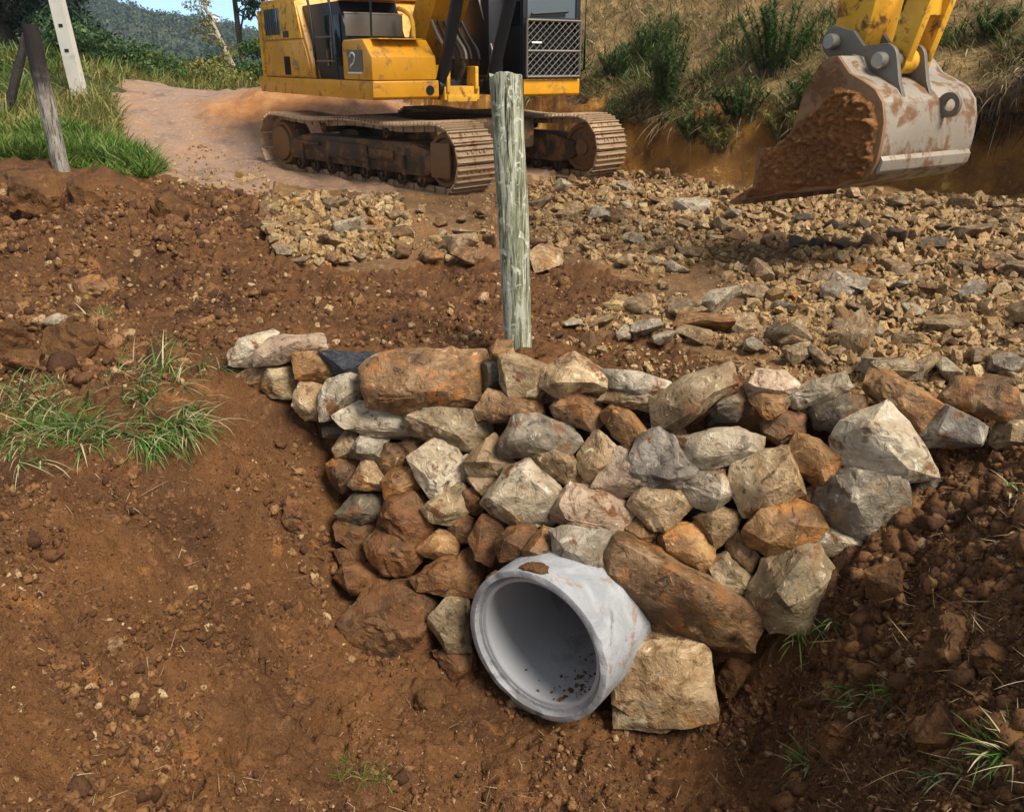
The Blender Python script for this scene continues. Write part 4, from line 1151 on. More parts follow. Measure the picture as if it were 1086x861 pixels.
# bucket
BW = .53
outer = [(6.89, 1.525), (6.97, 1.535), (7.08, 1.425), (7.20, 1.375), (7.30, 1.325), (7.37, 1.245), (7.405, 1.12), (7.405, .98), (7.395, .86), (7.36, .775), (7.28, .715), (7.08, .655), (6.70, .575), (6.24, .468)]
inner = []
for i, (x, z) in enumerate(outer):
    p = outer[max(i - 1, 0)]; q = outer[min(i + 1, len(outer) - 1)]
    d = Vector((q[0] - p[0], q[1] - p[1])).normalized(); nrm = Vector((d.y, -d.x))
    inner.append((x + nrm.x * .028, z + nrm.y * .028))
b = MB()
vs, fs = [], []
n = len(outer); YS = 9
for j in range(YS):
    y = -BW + 2 * BW * j / (YS - 1)
    vs += [(x, y, z) for x, z in outer] + [(x, y, z) for x, z in inner]
for j in range(YS - 1):
    a, c = j * 2 * n, (j + 1) * 2 * n
    for i in range(n - 1):
        fs.append((a + i, a + i + 1, c + i + 1, c + i)); fs.append((a + n + i + 1, a + n + i, c + n + i, c + n + i + 1))
    fs.append((a, c, c + n, a + n)); fs.append((a + n - 1, a + 2 * n - 1, c + 2 * n - 1, c + n - 1))
for a in (0, (YS - 1) * 2 * n):
    for i in range(n - 1): fs.append((a + i, a + n + i, a + n + i + 1, a + i + 1))
b.add(vs, fs)
bucket = b.build('bucket', M['steel'], ex, 25)
side_prof = outer + [(6.36, .60), (6.365, .855), (6.40, .88), (6.62, .91), (6.72, 1.30), (6.82, 1.47)]
for yy, mt in ((-BW - .012, 'rusty'), (BW + .012, 'steel')):
    b = MB(); b.prism(side_prof, yy - .018, yy + .018, .006); b.build('bucket_side', M[mt], bucket)
b = MB(); b.prism([(6.20, .455), (6.52, .53), (6.52, .585), (6.20, .51)], -BW - .03, BW + .03, .008); b.build('cutting_edge', M['rusty'], bucket)
for j in range(5):
    y = -BW + .06 + j * (2 * BW - .12) / 4
    b = MB(); b.prism([(6.04, .42), (6.10, .405), (6.32, .445), (6.34, .545), (6.22, .54)], y - .045, y + .045, .012); b.build('tooth', M['rusty'], bucket)
for yy in (-BW - .034, BW + .034):
    b = MB(); b.prism([(6.34, .55), (6.56, .60), (6.60, .90), (6.36, .875)], yy - .012, yy + .012, .008); b.build('side_cutter', M['rusty'], bucket)
for yy in (-BW + .30, -BW + .62):
    b = MB()
    yv = yy - .06
    b.prism(circ(6.73, 1.63, .105, 9, 60, 215) + [(6.74, 1.49), (6.80, 1.47), (6.99, 1.50), (7.10, 1.39), (7.25, 1.33), (7.345, 1.255), (7.355, 1.20), (7.375, 1.21), (7.30, 1.37), (7.262, 1.50)] + circ(7.15, 1.51, .105, 7, 10, 95) + [(6.98, 1.60), (6.88, 1.70)], yv - .02, yv + .02, .006)
    b.build('bucket_ear', M['steel_dark'], bucket)
for (x, z) in ((6.73, 1.63), (7.15, 1.505)):
    b = MB(); b.lathe([(.001, -.245), (.045, -.245), (.055, -.235), (.055, .235), (.045, .245), (.001, .245)], 20, Matrix.Translation((x, -.13 + .0, z)) @ Matrix.Translation((0, 0, 0)))
    b.build('bucket_pin', M['pin'], bucket)
b = MB(); b.prism([(6.88, 1.46), (6.95, 1.44), (7.06, 1.43), (7.00, 1.53), (6.90, 1.55)], -.33, .09, .01); b.build('ear_bridge', M['steel'], bucket)
# lifting eye
b = MB()
vs, fs = [], []
oc = circ(7.435, 1.215, .085, 24); ic = circ(7.445, 1.215, .042, 24)
for y in (.10, .135):
    vs += [(x, y, z) for x, z in oc] + [(x, y, z) for x, z in ic]
for i in range(24):
    j = (i + 1) % 24
    fs += [(i, j, 24 + j, 24 + i), (48 + j, 48 + i, 72 + i, 72 + j), (i, 48 + i, 48 + j, j), (24 + i, 24 + j, 72 + j, 72 + i)]
b.add(vs, fs); b.build('lifting_eye', M['steel_dark'], bucket)
b = MB(); b.prism([(7.402, .90), (7.425, .87), (7.41, .80), (7.385, .775), (7.375, .80)], -BW, BW, .006); b.build('wear_strip', M['steel'], bucket)
# soil stuck to the side plate
NG = 110
g = np.linspace(0, 1, NG); gx, gz = np.meshgrid(6.20 + 1.24 * g, .42 + 1.04 * g)
jx_, jz_ = gx + .03 * fbm(gx * 9, gz * 9, 1, 3), gz + .03 * fbm(gx * 9, gz * 9, 7, 3)
mk = inside(np.array([(6.24, .50), (6.72, .60), (7.08, .68), (7.28, .74), (7.36, .82), (7.365, 1.1), (7.31, 1.22), (7.20, 1.30), (7.0, 1.33), (6.86, 1.18), (6.72, 1.10), (6.60, .95), (6.40, .86), (6.36, .62)]), jx_, jz_).astype(float)
for _ in range(4):
    mk = (mk + np.roll(mk, 1, 0) + np.roll(mk, -1, 0) + np.roll(mk, 1, 1) + np.roll(mk, -1, 1)) / 5
lump = .5 + 1.1 * np.abs(fbm(gx * 13, gz * 13, 3, 3)) + .5 * fbm(gx * 34, gz * 34, 3, 3)
th = (mk - .25) * .075 * lump ** 1.4 - .004
vs = np.stack([gx, -BW - .032 - th, gz], -1).reshape(-1, 3)
ii = (np.arange(NG - 1)[:, None] * NG + np.arange(NG - 1)[None])
ii = ii[(mk[:-1, :-1] > .15) & (mk[1:, 1:] > .15) & (mk[1:, :-1] > .15) & (mk[:-1, 1:] > .15)]
o = link_mesh('mud_coat', np_mesh('mud_coat', vs, np.stack([ii, ii + 1, ii + NG + 1, ii + NG], -1)), M['bucket_mud'], bucket)
# ------------------------------------------------------------------ masses of small pieces
def template(seed, n=12, cuts=0, rough=0, flat=.75):
    me = random_rock('t', (1, .8, flat), seed, n, cuts, rough, .5)
    v = np.empty(len(me.vertices) * 3, np.float32); me.vertices.foreach_get('co', v); v = v.reshape(-1, 3)
    me.calc_loop_triangles()
    f = np.empty(len(me.loop_triangles) * 3, np.int32); me.loop_triangles.foreach_get('vertices', f)
    bpy.data.meshes.remove(me)
    return v, f.reshape(-1, 3)

def rand_rot(n, rg, tilt=math.pi):
    a = rg.uniform(0, 2 * np.pi, n); b = rg.uniform(-tilt, tilt, n); c = rg.uniform(-tilt, tilt, n)
    ca, sa, cb, sb, cc, sc = np.cos(a), np.sin(a), np.cos(b), np.sin(b), np.cos(c), np.sin(c)
    Z = np.zeros(n); O = np.ones(n)
    Rz = np.array([[ca, -sa, Z], [sa, ca, Z], [Z, Z, O]]); Rx = np.array([[O, Z, Z], [Z, cb, -sb], [Z, sb, cb]]); Ry = np.array([[cc, Z, sc], [Z, O, Z], [-sc, Z, cc]])
    M_ = np.einsum('ijn,jkn->ikn', Rz, np.einsum('ijn,jkn->ikn', Rx, Ry))
    return M_.transpose(2, 0, 1)

def mass(name, pos, size, temps, mat, rg, tilt=math.pi, smooth=False, kind='stuff'):
    VV, FF, off = [], [], 0
    pick = rg.integers(0, len(temps), len(pos))
    for i, (tv, tf) in enumerate(temps):
        s = np.where(pick == i)[0]
        if not len(s): continue
        Rm = rand_rot(len(s), rg, tilt)
        sc = size[s][:, None] * rg.uniform(.75, 1.25, (len(s), 3))
        v = np.einsum('nij,nvj->nvi', Rm, tv[None] * sc[:, None, :]) + pos[s][:, None, :]
        f = tf[None] + (np.arange(len(s)) * len(tv))[:, None, None] + off
        VV.append(v.reshape(-1, 3)); FF.append(f.reshape(-1, 3)); off += len(s) * len(tv)
    o = link_mesh(name, np_mesh(name, np.concatenate(VV), np.concatenate(FF), smooth), mat)
    return tag(o, kind=kind) if kind else o

def sample_px(poly, n, rg):
    p = np.array(poly, float); out = np.empty((0, 2))
    while len(out) < n:
        q = rg.uniform(p.min(0), p.max(0), (n * 2, 2))
        out = np.vstack([out, q[inside(p, q[:, 0], q[:, 1])]])
    return out[:n]

def on_ground(poly, n, rg):
    q = sample_px(poly, n, rg)
    x, y, z, t = hit(q[:, 0], q[:, 1])
    return np.stack([x, y, z], -1), t

Z_FIELD = [(470,212),(560,200),(640,186),(700,180),(800,203),(1090,212),(1260,222),(1280,445),(1090,432),(1000,420),(900,408),(850,396),(790,383),(715,352),(640,352),(600,346),(640,328),(690,300),(640,285),(560,270),(520,285),(440,270),(420,225)]
Z_PILE = [(283,232),(300,208),(420,208),(440,240),(430,272),(340,282),(290,268)]
Z_ROW = [(600,340),(680,318),(790,330),(860,345),(905,345),(910,385),(845,378),(780,372),(700,358),(610,352)]
Z_EDGE = [(800,200),(1086,212),(1086,285),(930,285),(820,265),(800,240)]
Z_RIGHT = [(780,285),(1086,285),(1086,420),(940,410),(880,385),(800,340)]
Z_BACK = [(560,195),(700,182),(800,205),(800,260),(700,290),(570,262)]
SOIL_BACK = [(0,225),(120,205),(270,215),(285,285),(430,290),(560,285),(690,300),(600,340),(590,372),(250,365),(220,400),(0,430)]
SOIL_PIT = [(0,500),(200,450),(330,430),(360,600),(480,700),(520,770),(650,780),(760,760),(840,700),(900,600),(1000,500),(1086,490),(1086,861),(0,861)]
SOIL_MOUND = [(850,690),(890,610),(1000,510),(1086,490),(1230,480),(1230,861),(830,861)]
rg = np.random.default_rng(21)
T_R = [template(900 + i, 13, 0, 0, .55 + .1 * (i % 3)) for i in range(14)]
T_C = [template(950 + i, 13, 1, 1.6, .8) for i in range(10)]
T_CS = [template(980 + i, 11, 0, 0, .85) for i in range(6)]

# crushed rock between the larger stones
parts_p, parts_s = [], []
for poly, n, s0, sg in ((Z_FIELD, 9500, .034, .55), (Z_EDGE, 2400, .065, .4), (Z_RIGHT, 2600, .052, .5), (Z_PILE, 900, .055, .4), (Z_PILE, 420, .10, .25), (Z_BACK, 2400, .055, .45), (Z_ROW, 700, .05, .4), (Z_RIGHT, 420, .095, .3), (Z_EDGE, 260, .10, .3), (Z_FIELD, 300, .085, .3)):
    p, t = on_ground(poly, n, rg)
    if poly is Z_FIELD:                               # bare brown patches between the spread rock
        kp = fbm(p[:, 0] * 1.5, p[:, 1] * 1.5, 6.6, 3) < .10; p, t = p[kp], t[kp]; n = len(p)
    s = s0 * np.exp(rg.normal(0, sg, n)) * (t / 6.5) ** .6
    p[:, 2] += s * rg.uniform(-.1, .28, n)
    parts_p.append(p); parts_s.append(np.clip(s, .012, .16))
# stones spilled on the road edge and on the soil
for poly, n, s0 in ((SOIL_BACK, 420, .026), ([(200,150),(280,175),(290,215),(150,205)], 200, .05), ([(560,355),(900,395),(1050,440),(700,400)], 500, .028)):
    p, t = on_ground(poly, n, rg)
    s = s0 * np.exp(rg.normal(0, .5, n)); p[:, 2] += s * .1
    parts_p.append(p); parts_s.append(s)
mass('gravel', np.concatenate(parts_p), np.concatenate(parts_s), T_R, M['gravel'], rg)

# loose crumbs of soil
parts_p, parts_s = [], []
for poly, n, s0, sg in ((SOIL_BACK, 9000, .030, .55), (SOIL_PIT, 14000, .013, .55), ([(0,520),(200,470),(330,470),(360,620),(420,720),(420,861),(0,861)], 900, .036, .35), (SOIL_MOUND, 18000, .028, .6), ([(400,700),(860,700),(850,861),(330,861)], 5000, .018, .55), ([(0,195),(300,205),(280,260),(0,270)], 2500, .055, .5), ([(0,300),(120,300),(220,400),(0,430)], 1500, .04, .6), ([(560,372),(1000,415),(1086,470),(1000,500),(880,420),(560,395)], 1500, .02, .5), ([(860,480),(1086,470),(1086,600),(900,620)], 1500, .022, .6)):
    p, t = on_ground(poly, n, rg)
    s = np.clip(s0 * np.exp(rg.normal(0, sg, n)), .006, .16)
    cl_ = fbm(p[:, 0] * 3.5, p[:, 1] * 3.5, 2.7, 3)
    s = s * np.clip(.75 + 1.5 * cl_, .35, 1.7)                 # crumbs gather in patches, fines between
    p[:, 2] += s * rg.uniform(-.38, .1, n)
    parts_p.append(p); parts_s.append(s)
cp, cs_ = np.concatenate(parts_p), np.concatenate(parts_s)
big = cs_ > .034
o1 = mass('soil_crumbs', cp[big], cs_[big] * 1.1, T_C, M['crumb'], rg, smooth=True)
o2 = mass('soil_crumbs', cp[~big], cs_[~big], T_CS, M['crumb'], rg)
# crumbs lying in the culvert
n = 130
ang = rg.normal(-62, 17, n); dep = rg.uniform(.07, .55, n)
e1p = np.cross(PIPE_D, [0, 0, 1.]); e1p /= np.linalg.norm(e1p); e2p = np.cross(e1p, PIPE_D)
rr = .321
pp = PIPE_O + PIPE_D * dep[:, None] + e1p * (rr * np.cos(np.radians(ang)))[:, None] + e2p * (rr * np.sin(np.radians(ang)))[:, None]
mass('mud_crumbs', pp, .012 * np.exp(rg.normal(0, .5, n)), T_CS, M['crumb'], rg)

# ------------------------------------------------------------------ rubble stones one by one
BASE = {}
def base_mesh(mat, i):
    key = (mat, i)
    if key not in BASE:
        me = random_rock('rubble_stone', (1, .72, .50), 300 + i * 7, 12, 3, .5, .72)
        me.materials.append(S[mat]); BASE[key] = me
    return BASE[key]
def rubble(px, py, w, h, mat, label, group, seed, name='rubble_stone'):
    x, y, z, t = [float(v[0]) for v in hit(px, py + h * .38)]
    rr = random.Random(seed)
    k_ = t / FPX
    o = bpy.data.objects.new(name, base_mesh(mat, rr.randrange(8)))
    W_, H_ = w * k_ * 1.28, h * k_ * 1.22
    o.scale = (W_, W_ * rr.uniform(.8, 1.15), H_ * 1.55)
    o.rotation_euler = (rr.uniform(-.35, .35), rr.uniform(-.3, .3), rr.uniform(0, 6.28) if abs(w - h) < .4 * w else rr.choice((0, math.pi)) + rr.uniform(-.3, .3))
    o.location = (x, y, z + H_ * .30)
    COL.objects.link(o)
    return tag(o, label, 'stone', group)
GR = 'rubble stones on the road works'
for i, (px, py, w, h, mat, lab) in enumerate([
 (905,352,34,62,'tan','tall upright stone standing in the rubble behind the wall\'s right half'),
 (692,345,44,26,'pale','small pale stone at the left end of the stone row behind the wall'),
 (745,340,62,30,'orange','long ochre slab in the stone row behind the wall'),
 (718,325,48,26,'tan','rounded ochre stone on top of the row behind the wall'),
 (765,318,48,34,'pale','pale cornered stone at the back of the row behind the wall'),
 (840,352,52,36,'olive','grey olive stone left of the tall upright rubble stone'),
 (843,372,30,34,'olive','oval olive stone in front of the grey olive one near the upright stone'),
 (868,378,28,30,'tan','triangular tan stone just left of the tall upright rubble stone\'s foot'),
 (952,392,60,40,'olive','olive tan stone behind the slanting orange slab'),
 (982,385,36,40,'tan','tan stone beside the olive tan one behind the slanting orange slab'),
 (900,300,44,28,'grey','grey oval stone in the middle of the crushed rock'),
 (880,294,40,24,'tan','tan stone leaning on the grey oval stone in the crushed rock'),
 (1053,278,36,22,'tan','flat tan stone near the right picture edge on the crushed rock'),
 (578,272,46,44,'tan','large flat tan stone just right of the wooden post'),
 (655,226,36,20,'brown','dark brown slab with a shadowed edge halfway back in the rubble'),
 (768,238,24,20,'tan','square tan stone below the bucket teeth'),
 (378,240,42,24,'pale','whitish stone on the right of the stone heap before the track'),
 (398,238,24,18,'orange','orange topped stone beside the whitish one on the stone heap'),
 (303,264,20,16,'pale','small white stone at the lower left of the stone heap'),
 (352,275,24,18,'orange','yellow ochre stone at the front foot of the stone heap'),
 (483,258,44,26,'tan','long tan stone left of the wooden post'),
 (452,268,18,20,'orange','small orange stone left of the long tan stone by the post'),
 (1062,385,44,30,'grey','grey flat stone above the wide brown end stone of the wall'),
 (735,352,40,20,'tan','flat tan stone lying before the ochre slab in the row'),
 ]):
    rubble(px, py, w, h, mat, lab, GR, 50 + i)
rr = random.Random(12)
used_px = []
def fill(poly, n, w0, w1, mats, label, group, seed, far=1.0):
    rgf = np.random.default_rng(seed)
    q = sample_px(poly, n * 6, rgf); k_ = 0
    for px, py in q:
        if k_ >= n: break
        w = rgf.uniform(w0, w1) * (1.0 if rgf.random() < .8 else 1.35)
        if any(abs(px - a) < .5 * (w + c) and abs(py - b) < .33 * (w + c) for a, b, c in used_px): continue
        used_px.append((px, py, w)); k_ += 1
        m = mats[rgf.integers(0, len(mats))]
        rubble(px, py, w, w * rgf.uniform(.55, .8), m[0], label % m[1], group, seed * 1000 + k_)
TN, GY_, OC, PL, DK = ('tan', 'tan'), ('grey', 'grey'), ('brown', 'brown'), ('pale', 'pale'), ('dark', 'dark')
fill(Z_PILE, 56, 15, 27, [TN, TN, TN, OC], '%s blocky stone heaped on the soil in front of the excavator track', 'stones of the small heap', 31)
fill([(430,218),(525,222),(525,272),(440,272)], 14, 13, 24, [TN, OC], '%s broken stone strewn between the stone heap and the wooden post', 'stones strewn by the post', 32)
fill(Z_ROW, 32, 22, 42, [TN, TN, OC, PL], '%s stone lying in the loose row behind the wall', 'stones of the loose row', 33)
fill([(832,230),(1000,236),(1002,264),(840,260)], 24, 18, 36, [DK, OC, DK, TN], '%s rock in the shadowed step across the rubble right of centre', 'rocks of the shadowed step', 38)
fill([(800,322),(905,330),(1086,322),(1086,425),(960,408),(880,388)], 34, 28, 54, [TN, TN, PL, OC, TN], '%s chunky rock close behind the top of the wall\'s right half', 'chunky rocks behind the wall', 37)
fill(Z_EDGE, 66, 17, 36, [TN, TN, OC, TN], '%s broken rock in the low rubble step under the excavator bucket', 'stones of the rubble step', 34)
fill(Z_RIGHT, 70, 19, 44, [TN, PL, TN, TN, GY_, OC, TN], '%s angular rock in the crushed stone behind the wall\'s right half', 'stones of the crushed rock', 35)
fill(Z_BACK, 40, 14, 30, [TN, OC, PL], '%s angular rock in the rubble between the wooden post and the bucket', 'stones of the far rubble', 36)

# ------------------------------------------------------------------ clods of soil and single stones on the soil
for j, (dx, dy, sz) in enumerate(((-.10, -.03, .09), (.02, -.10, .11), (.11, -.02, .08), (-.05, .09, .10))):   # soil thrown up against the post
    x_, y_ = .052 + dx, 4.68 + dy
    me_ = random_rock('soil_clod', (sz * 1.5, sz * 1.2, sz), 860 + j, 18, 3, 1.7, .35)
    o_ = link_mesh('soil_clod', me_, M['clod']); o_.location = (x_, y_, float(height(x_, y_)) + sz * .12)
    tag(o_, 'small soil clod heaped against the foot of the pale wooden post', 'clod', 'clods at the foot of the post')
def clod(px, py, w, h, lab, seed, mat=None, cat='clod', name='soil_clod', lift=.25):
    x, y, z, t = [float(v[0]) for v in hit(px, py + h * .3)]
    s = t / FPX
    me = random_rock(name, (w * s * 1.1, w * s, h * s * 1.5), seed, 18, 5, 1.7, .35)
    o = link_mesh(name, me, mat or M['clod']); o.location = (x, y, z + h * s * lift)
    o.rotation_euler = (0, 0, seed)
    return tag(o, lab, cat, 'clods of soil' if cat == 'clod' else None)
clod(100, 310, 44, 26, 'orange brown clod on the heaped soil at left', 3, S['orange'])
clod(12, 358, 46, 30, 'rounded brown clod at the left picture edge above the grass', 4)
clod(75, 365, 66, 40, 'large dark clod right of the one at the left picture edge', 5)
clod(30, 385, 40, 26, 'low clod between the grass and the left edge clods', 6)
clod(100, 205, 44, 36, 'tall soil clod on the berm under the grassy bank', 7)
clod(40, 205, 62, 38, 'broad soil clod at the left end of the berm', 8)
clod(180, 222, 40, 26, 'soil clod on the berm toward the road', 18)
clod(1000, 680, 62, 56, 'big earthy clod in the middle of the right spoil heap', 9)
clod(945, 615, 56, 40, 'ragged clod high on the right spoil heap', 10)
clod(885, 780, 44, 40, 'rounded clod at the lower front of the right spoil heap', 11)
clod(990, 770, 52, 48, 'knobbly clod left of the green tuft on the spoil heap', 12)
clod(1050, 700, 40, 30, 'small clod near the right picture edge on the spoil heap', 13)
clod(778, 718, 40, 30, 'reddish clod on the pit floor right of the big block', 14)
clod(840, 600, 10, 8, 'tiny clod beside the round grey boulder', 15) if False else None
clod(312, 541, 30, 36, 'muddy stone sticking out of the left pit slope', 16, S['mud'], 'stone', 'half_buried_stone', .1)
clod(121, 682, 21, 17, 'small ochre pebble on the left pit slope', 17, S['tan'], 'stone', 'pebble', .2)
clod(58, 338, 26, 10, 'pale flat chip between the clods at left', 19, S['pale'], 'stone', 'stone_chip', .2)
clod(455, 740, 34, 26, 'soil lump on the pit floor left of the pipe mouth', 20)
clod(915, 720, 34, 34, 'soil lump above the straw coloured tuft on the spoil heap', 22)
# ------------------------------------------------------------------ blades, stems, leaves
M['root'] = isle_mat('hollow_shade_roots', [(0, (.015, .011, .008)), (.6, (.05, .036, .02)), (.9, (.12, .085, .045)), (1, (.26, .19, .11))], .8)  # root colour kept near black to carry the shade of the hollow
def blades(pos, length, width, az, lean, droop, rg):
    """ribbon blades: returns verts, quads"""
    n = len(pos); K = 5
    t = np.linspace(0, 1, K)
    dirh = np.stack([np.cos(az), np.sin(az), np.zeros(n)], -1)
    side = np.stack([-np.sin(az), np.cos(az), np.zeros(n)], -1)
    tw = rg.uniform(-1.2, 1.2, n)
    side = side * np.cos(tw)[:, None] + dirh * np.sin(tw)[:, None]
    ang = lean[:, None] + droop[:, None] * t[None]             # angle from vertical along the blade
    seg = length[:, None] / (K - 1)
    hx = np.cumsum(np.sin(ang) * seg, 1) - np.sin(ang[:, :1]) * seg
    hz = np.cumsum(np.cos(ang) * seg, 1) - np.cos(ang[:, :1]) * seg
    c = pos[:, None, :] + dirh[:, None, :] * hx[..., None]
    c[..., 2] += hz
    wv = (width[:, None] * np.array([.7, 1, .85, .55, .08])[None])[..., None]
    v = np.stack([c - side[:, None] * wv / 2, c + side[:, None] * wv / 2], 2)   # n,K,2,3
    b = (np.arange(n) * K * 2)[:, None]
    i = np.arange(K - 1)[None] * 2
    f = np.stack([b + i, b + i + 1, b + i + 3, b + i + 2], -1)
    return v.reshape(-1, 3), f.reshape(-1, 4)

def grass_mass(name, pos, L0, L1, w, mat, rg, lean=(.05, .6), droop=(.1, 1.3), az=None, kind='stuff'):
    n = len(pos)
    a = rg.uniform(0, 2 * np.pi, n) if az is None else az + rg.normal(0, .7, n)
    v, f = blades(pos, rg.uniform(L0, L1, n), w * rg.uniform(.6, 1.3, n), a, rg.uniform(*lean, n), rg.uniform(*droop, n), rg)
    o = link_mesh(name, np_mesh(name, v, f, True), mat)
    return tag(o, kind=kind) if kind else o

rg = np.random.default_rng(77)
def ground_pts(n, x0, x1, y0, y1, test):
    out = np.empty((0, 2))
    while len(out) < n:
        q = np.stack([rg.uniform(x0, x1, n * 2), rg.uniform(y0, y1, n * 2)], -1)
        out = np.vstack([out, q[test(q[:, 0], q[:, 1])]])
    q = out[:n]
    return np.stack([q[:, 0], q[:, 1], height(q[:, 0], q[:, 1]) - .01], -1)

# short bright turf on the near part of the bank, taller yellowing growth behind
p = ground_pts(26000, -8.6, -3.6, 8.6, 13.5, in_bank)
grass_mass('bank_grass', p, .07, .24, .011, M['bank_grass'], rg, (.1, .9), (.2, 1.4))
p = ground_pts(9000, -6.2, -3.8, 9.2, 12, lambda x, y: in_bank(x, y) & (fbm(x * 1.1, y * 1.1, 4, 2) > .02))
grass_mass('bank_grass', p, .18, .42, .014, M['grass'], rg, (.0, .7), (.3, 1.8))
p = ground_pts(16000, -14, -5.2, 11.5, 22, lambda x, y: in_bank(x, y) & (fbm(x * .5, y * .5, 8, 2) > -.12))
grass_mass('tall_bank_grass', p, .16, .50, .018, M['yel_grass'], rg, (.0, .7), (.3, 1.5))
p = ground_pts(6000, -18, -8, 15, 28, in_bank)
grass_mass('tall_bank_grass', p, .25, .6, .028, M['grass'], rg, (.0, .5), (.2, 1.0))

# dry growth hanging over the cut bank and on the slope behind the machine
def emb_test(a, b, thr=None):
    def f_(x, y):
        e, _ = emb_dist(x, y)
        e = e + .22 * fbm(x * 1.3, y * 1.3, 5.5, 3)
        r = (e > a) & (e < b)
        if thr is not None: r &= fbm(x * .9, y * .9, 12, 3) > thr
        return r
    return f_
AZ0 = math.atan2(-.8, -.6)                         # downhill
p = ground_pts(11000, -1, 9.5, 6, 16, emb_test(.36, 1.1, -.15))
grass_mass('dry_grass', p, .12, .36, .010, M['dry'], rg, (.5, 1.5), (.4, 1.6), AZ0)
p = ground_pts(26000, -1, 11, 6, 18, emb_test(.5, 5.0))
grass_mass('dry_grass', p, .08, .26, .014, M['dry'], rg, (.2, 1.3), (.2, 1.4), AZ0)
p = ground_pts(9500, -1, 9.5, 5.5, 16, emb_test(.30, 2.2, -.02))
grass_mass('slope_weeds', p, .10, .36, .016, M['shrub'], rg, (.0, 1.0), (.3, 1.4))
# hanging roots and dead stems below the rim of the cut
p = ground_pts(420, 2.0, 9.0, 6, 12.5, emb_test(.28, .50))
grass_mass('hanging_roots', p, .20, .65, .008, M['straw'], rg, (1.2, 2.0), (.3, 1.4), AZ0)
p = ground_pts(2600, 4.0, 9.0, 5, 10.5, emb_test(.20, .62))
grass_mass('hanging_roots', p, .15, .5, .012, M['root'], rg, (1.0, 2.0), (.3, 1.4), AZ0)  # real roots, massed dark to stand in for the hollow's shade
# turf hanging out over the hollow at the right end of the cut
V_, F_, off_ = [], [], 0
for i in range(9):
    u = i / 8; bx, by = 3.9 + 3.2 * u, 10.25 - 2.5 * u
    me_ = random_rock('t', (1.0, .85, .34), 820 + i, 22, 3, 2.0, .2)
    v_ = np.empty(len(me_.vertices) * 3, np.float32); me_.vertices.foreach_get('co', v_); v_ = v_.reshape(-1, 3)
    me_.calc_loop_triangles(); f_ = np.empty(len(me_.loop_triangles) * 3, np.int32); me_.loop_triangles.foreach_get('vertices', f_)
    bpy.data.meshes.remove(me_)
    a_ = -.68 + rg.normal(0, .2); ca, sa = math.cos(a_), math.sin(a_)
    v_ = np.stack([v_[:, 0] * ca - v_[:, 1] * sa + bx, v_[:, 0] * sa + v_[:, 1] * ca + by, v_[:, 2] + float(height(bx + .38, by + .50)) - .08 + rg.normal(0, .04)], -1)
    V_.append(v_); F_.append(f_.reshape(-1, 3) + off_); off_ += len(v_)
tag(link_mesh('bank_overhang', np_mesh('bank_overhang', np.concatenate(V_), np.concatenate(F_), True), M['slope']), kind='structure')
n = 2200; u = rg.uniform(0, 1, n)
x_, y_ = 3.9 + 3.2 * u - .30 * rg.uniform(-.3, 1, n), 10.25 - 2.5 * u - .40 * rg.uniform(-.3, 1, n)
z_ = height(3.9 + 3.2 * u + .38, 10.25 - 2.5 * u + .50) - .06 + rg.normal(0, .05, n)
grass_mass('hanging_roots', np.stack([x_, y_, z_], -1), .12, .42, .011, M['root'], rg, (1.2, 2.2), (.3, 1.2), AZ0)  # dark roots add painted shade under the turf
grass_mass('dry_grass', np.stack([x_, y_, z_ + .1], -1)[:1200], .10, .34, .010, M['dry'], rg, (.5, 1.6), (.3, 1.3), AZ0)
# straws and roots lying on the soil
pp, _t = on_ground(SOIL_PIT, 620, rg); p2, _t = on_ground(SOIL_BACK, 420, rg); p3, _t = on_ground(SOIL_MOUND, 900, rg); p4, _t = on_ground([(100,480),(330,480),(330,600),(180,620)], 130, rg)
p = np.concatenate([pp, p2, p3, p4]); p[:, 2] += .006
n = len(p); v, f = blades(p, rg.uniform(.02, .10, n) * np.where(rg.random(n) < .06, 2.2, 1), rg.uniform(.0016, .0034, n), rg.uniform(0, 6.28, n), rg.uniform(1.1, 1.75, n), rg.uniform(-.5, .6, n), rg)
tag(link_mesh('straw', np_mesh('straw', v, f), M['straw']), kind='stuff')

# tufts one can count
def tuft(px, py, spread, n, L0, L1, label, lean=(.1, 1.1), droop=(.4, 1.8), az=None, w=.006, mat='tuft'):
    n = int(n * 2.5)
    nc = max(3, n // 14); ci = rg.integers(0, nc, n)         # several small clumps, some blades dead and flat
    cxy = np.stack([px + rg.normal(0, spread * 1.35, nc), py + rg.normal(0, spread * .55, nc)], -1)
    q = cxy[ci] + rg.normal(0, 2.2, (n, 2))
    x, y, z, t = hit(q[:, 0], q[:, 1])
    p = np.stack([x, y, z - .01], -1); c0 = p.mean(0)
    a = rg.uniform(0, 6.28, n) if az is None else az + rg.normal(0, 1.0, n)
    v, f = blades(p - c0, rg.uniform(L0 * .5, L1, n) * 1.3, w * 1.25 * rg.uniform(.5, 1.25, n), a, np.where(rg.random(n) < .18, rg.uniform(1.2, 1.7, n), rg.uniform(*lean, n)), rg.uniform(*droop, n), rg)
    o = link_mesh('grass_tuft', np_mesh('grass_tuft', v, f), M[mat]); o.location = tuple(c0)
    return tag(o, label, 'grass tuft', 'grass tufts on the bare soil')
DN = -.9
tuft(20, 430, 16, 150, .06, .20, 'green tuft at the left picture edge on the pit rim', az=DN)
tuft(55, 455, 20, 190, .06, .20, 'wide half dry tuft on the pit rim near the left edge', az=DN)
tuft(12, 475, 14, 90, .06, .18, 'ragged tuft hanging under the one at the left picture edge', (.6, 1.5), az=DN)
tuft(50, 408, 10, 50, .05, .13, 'small tuft above the wide half dry tuft')
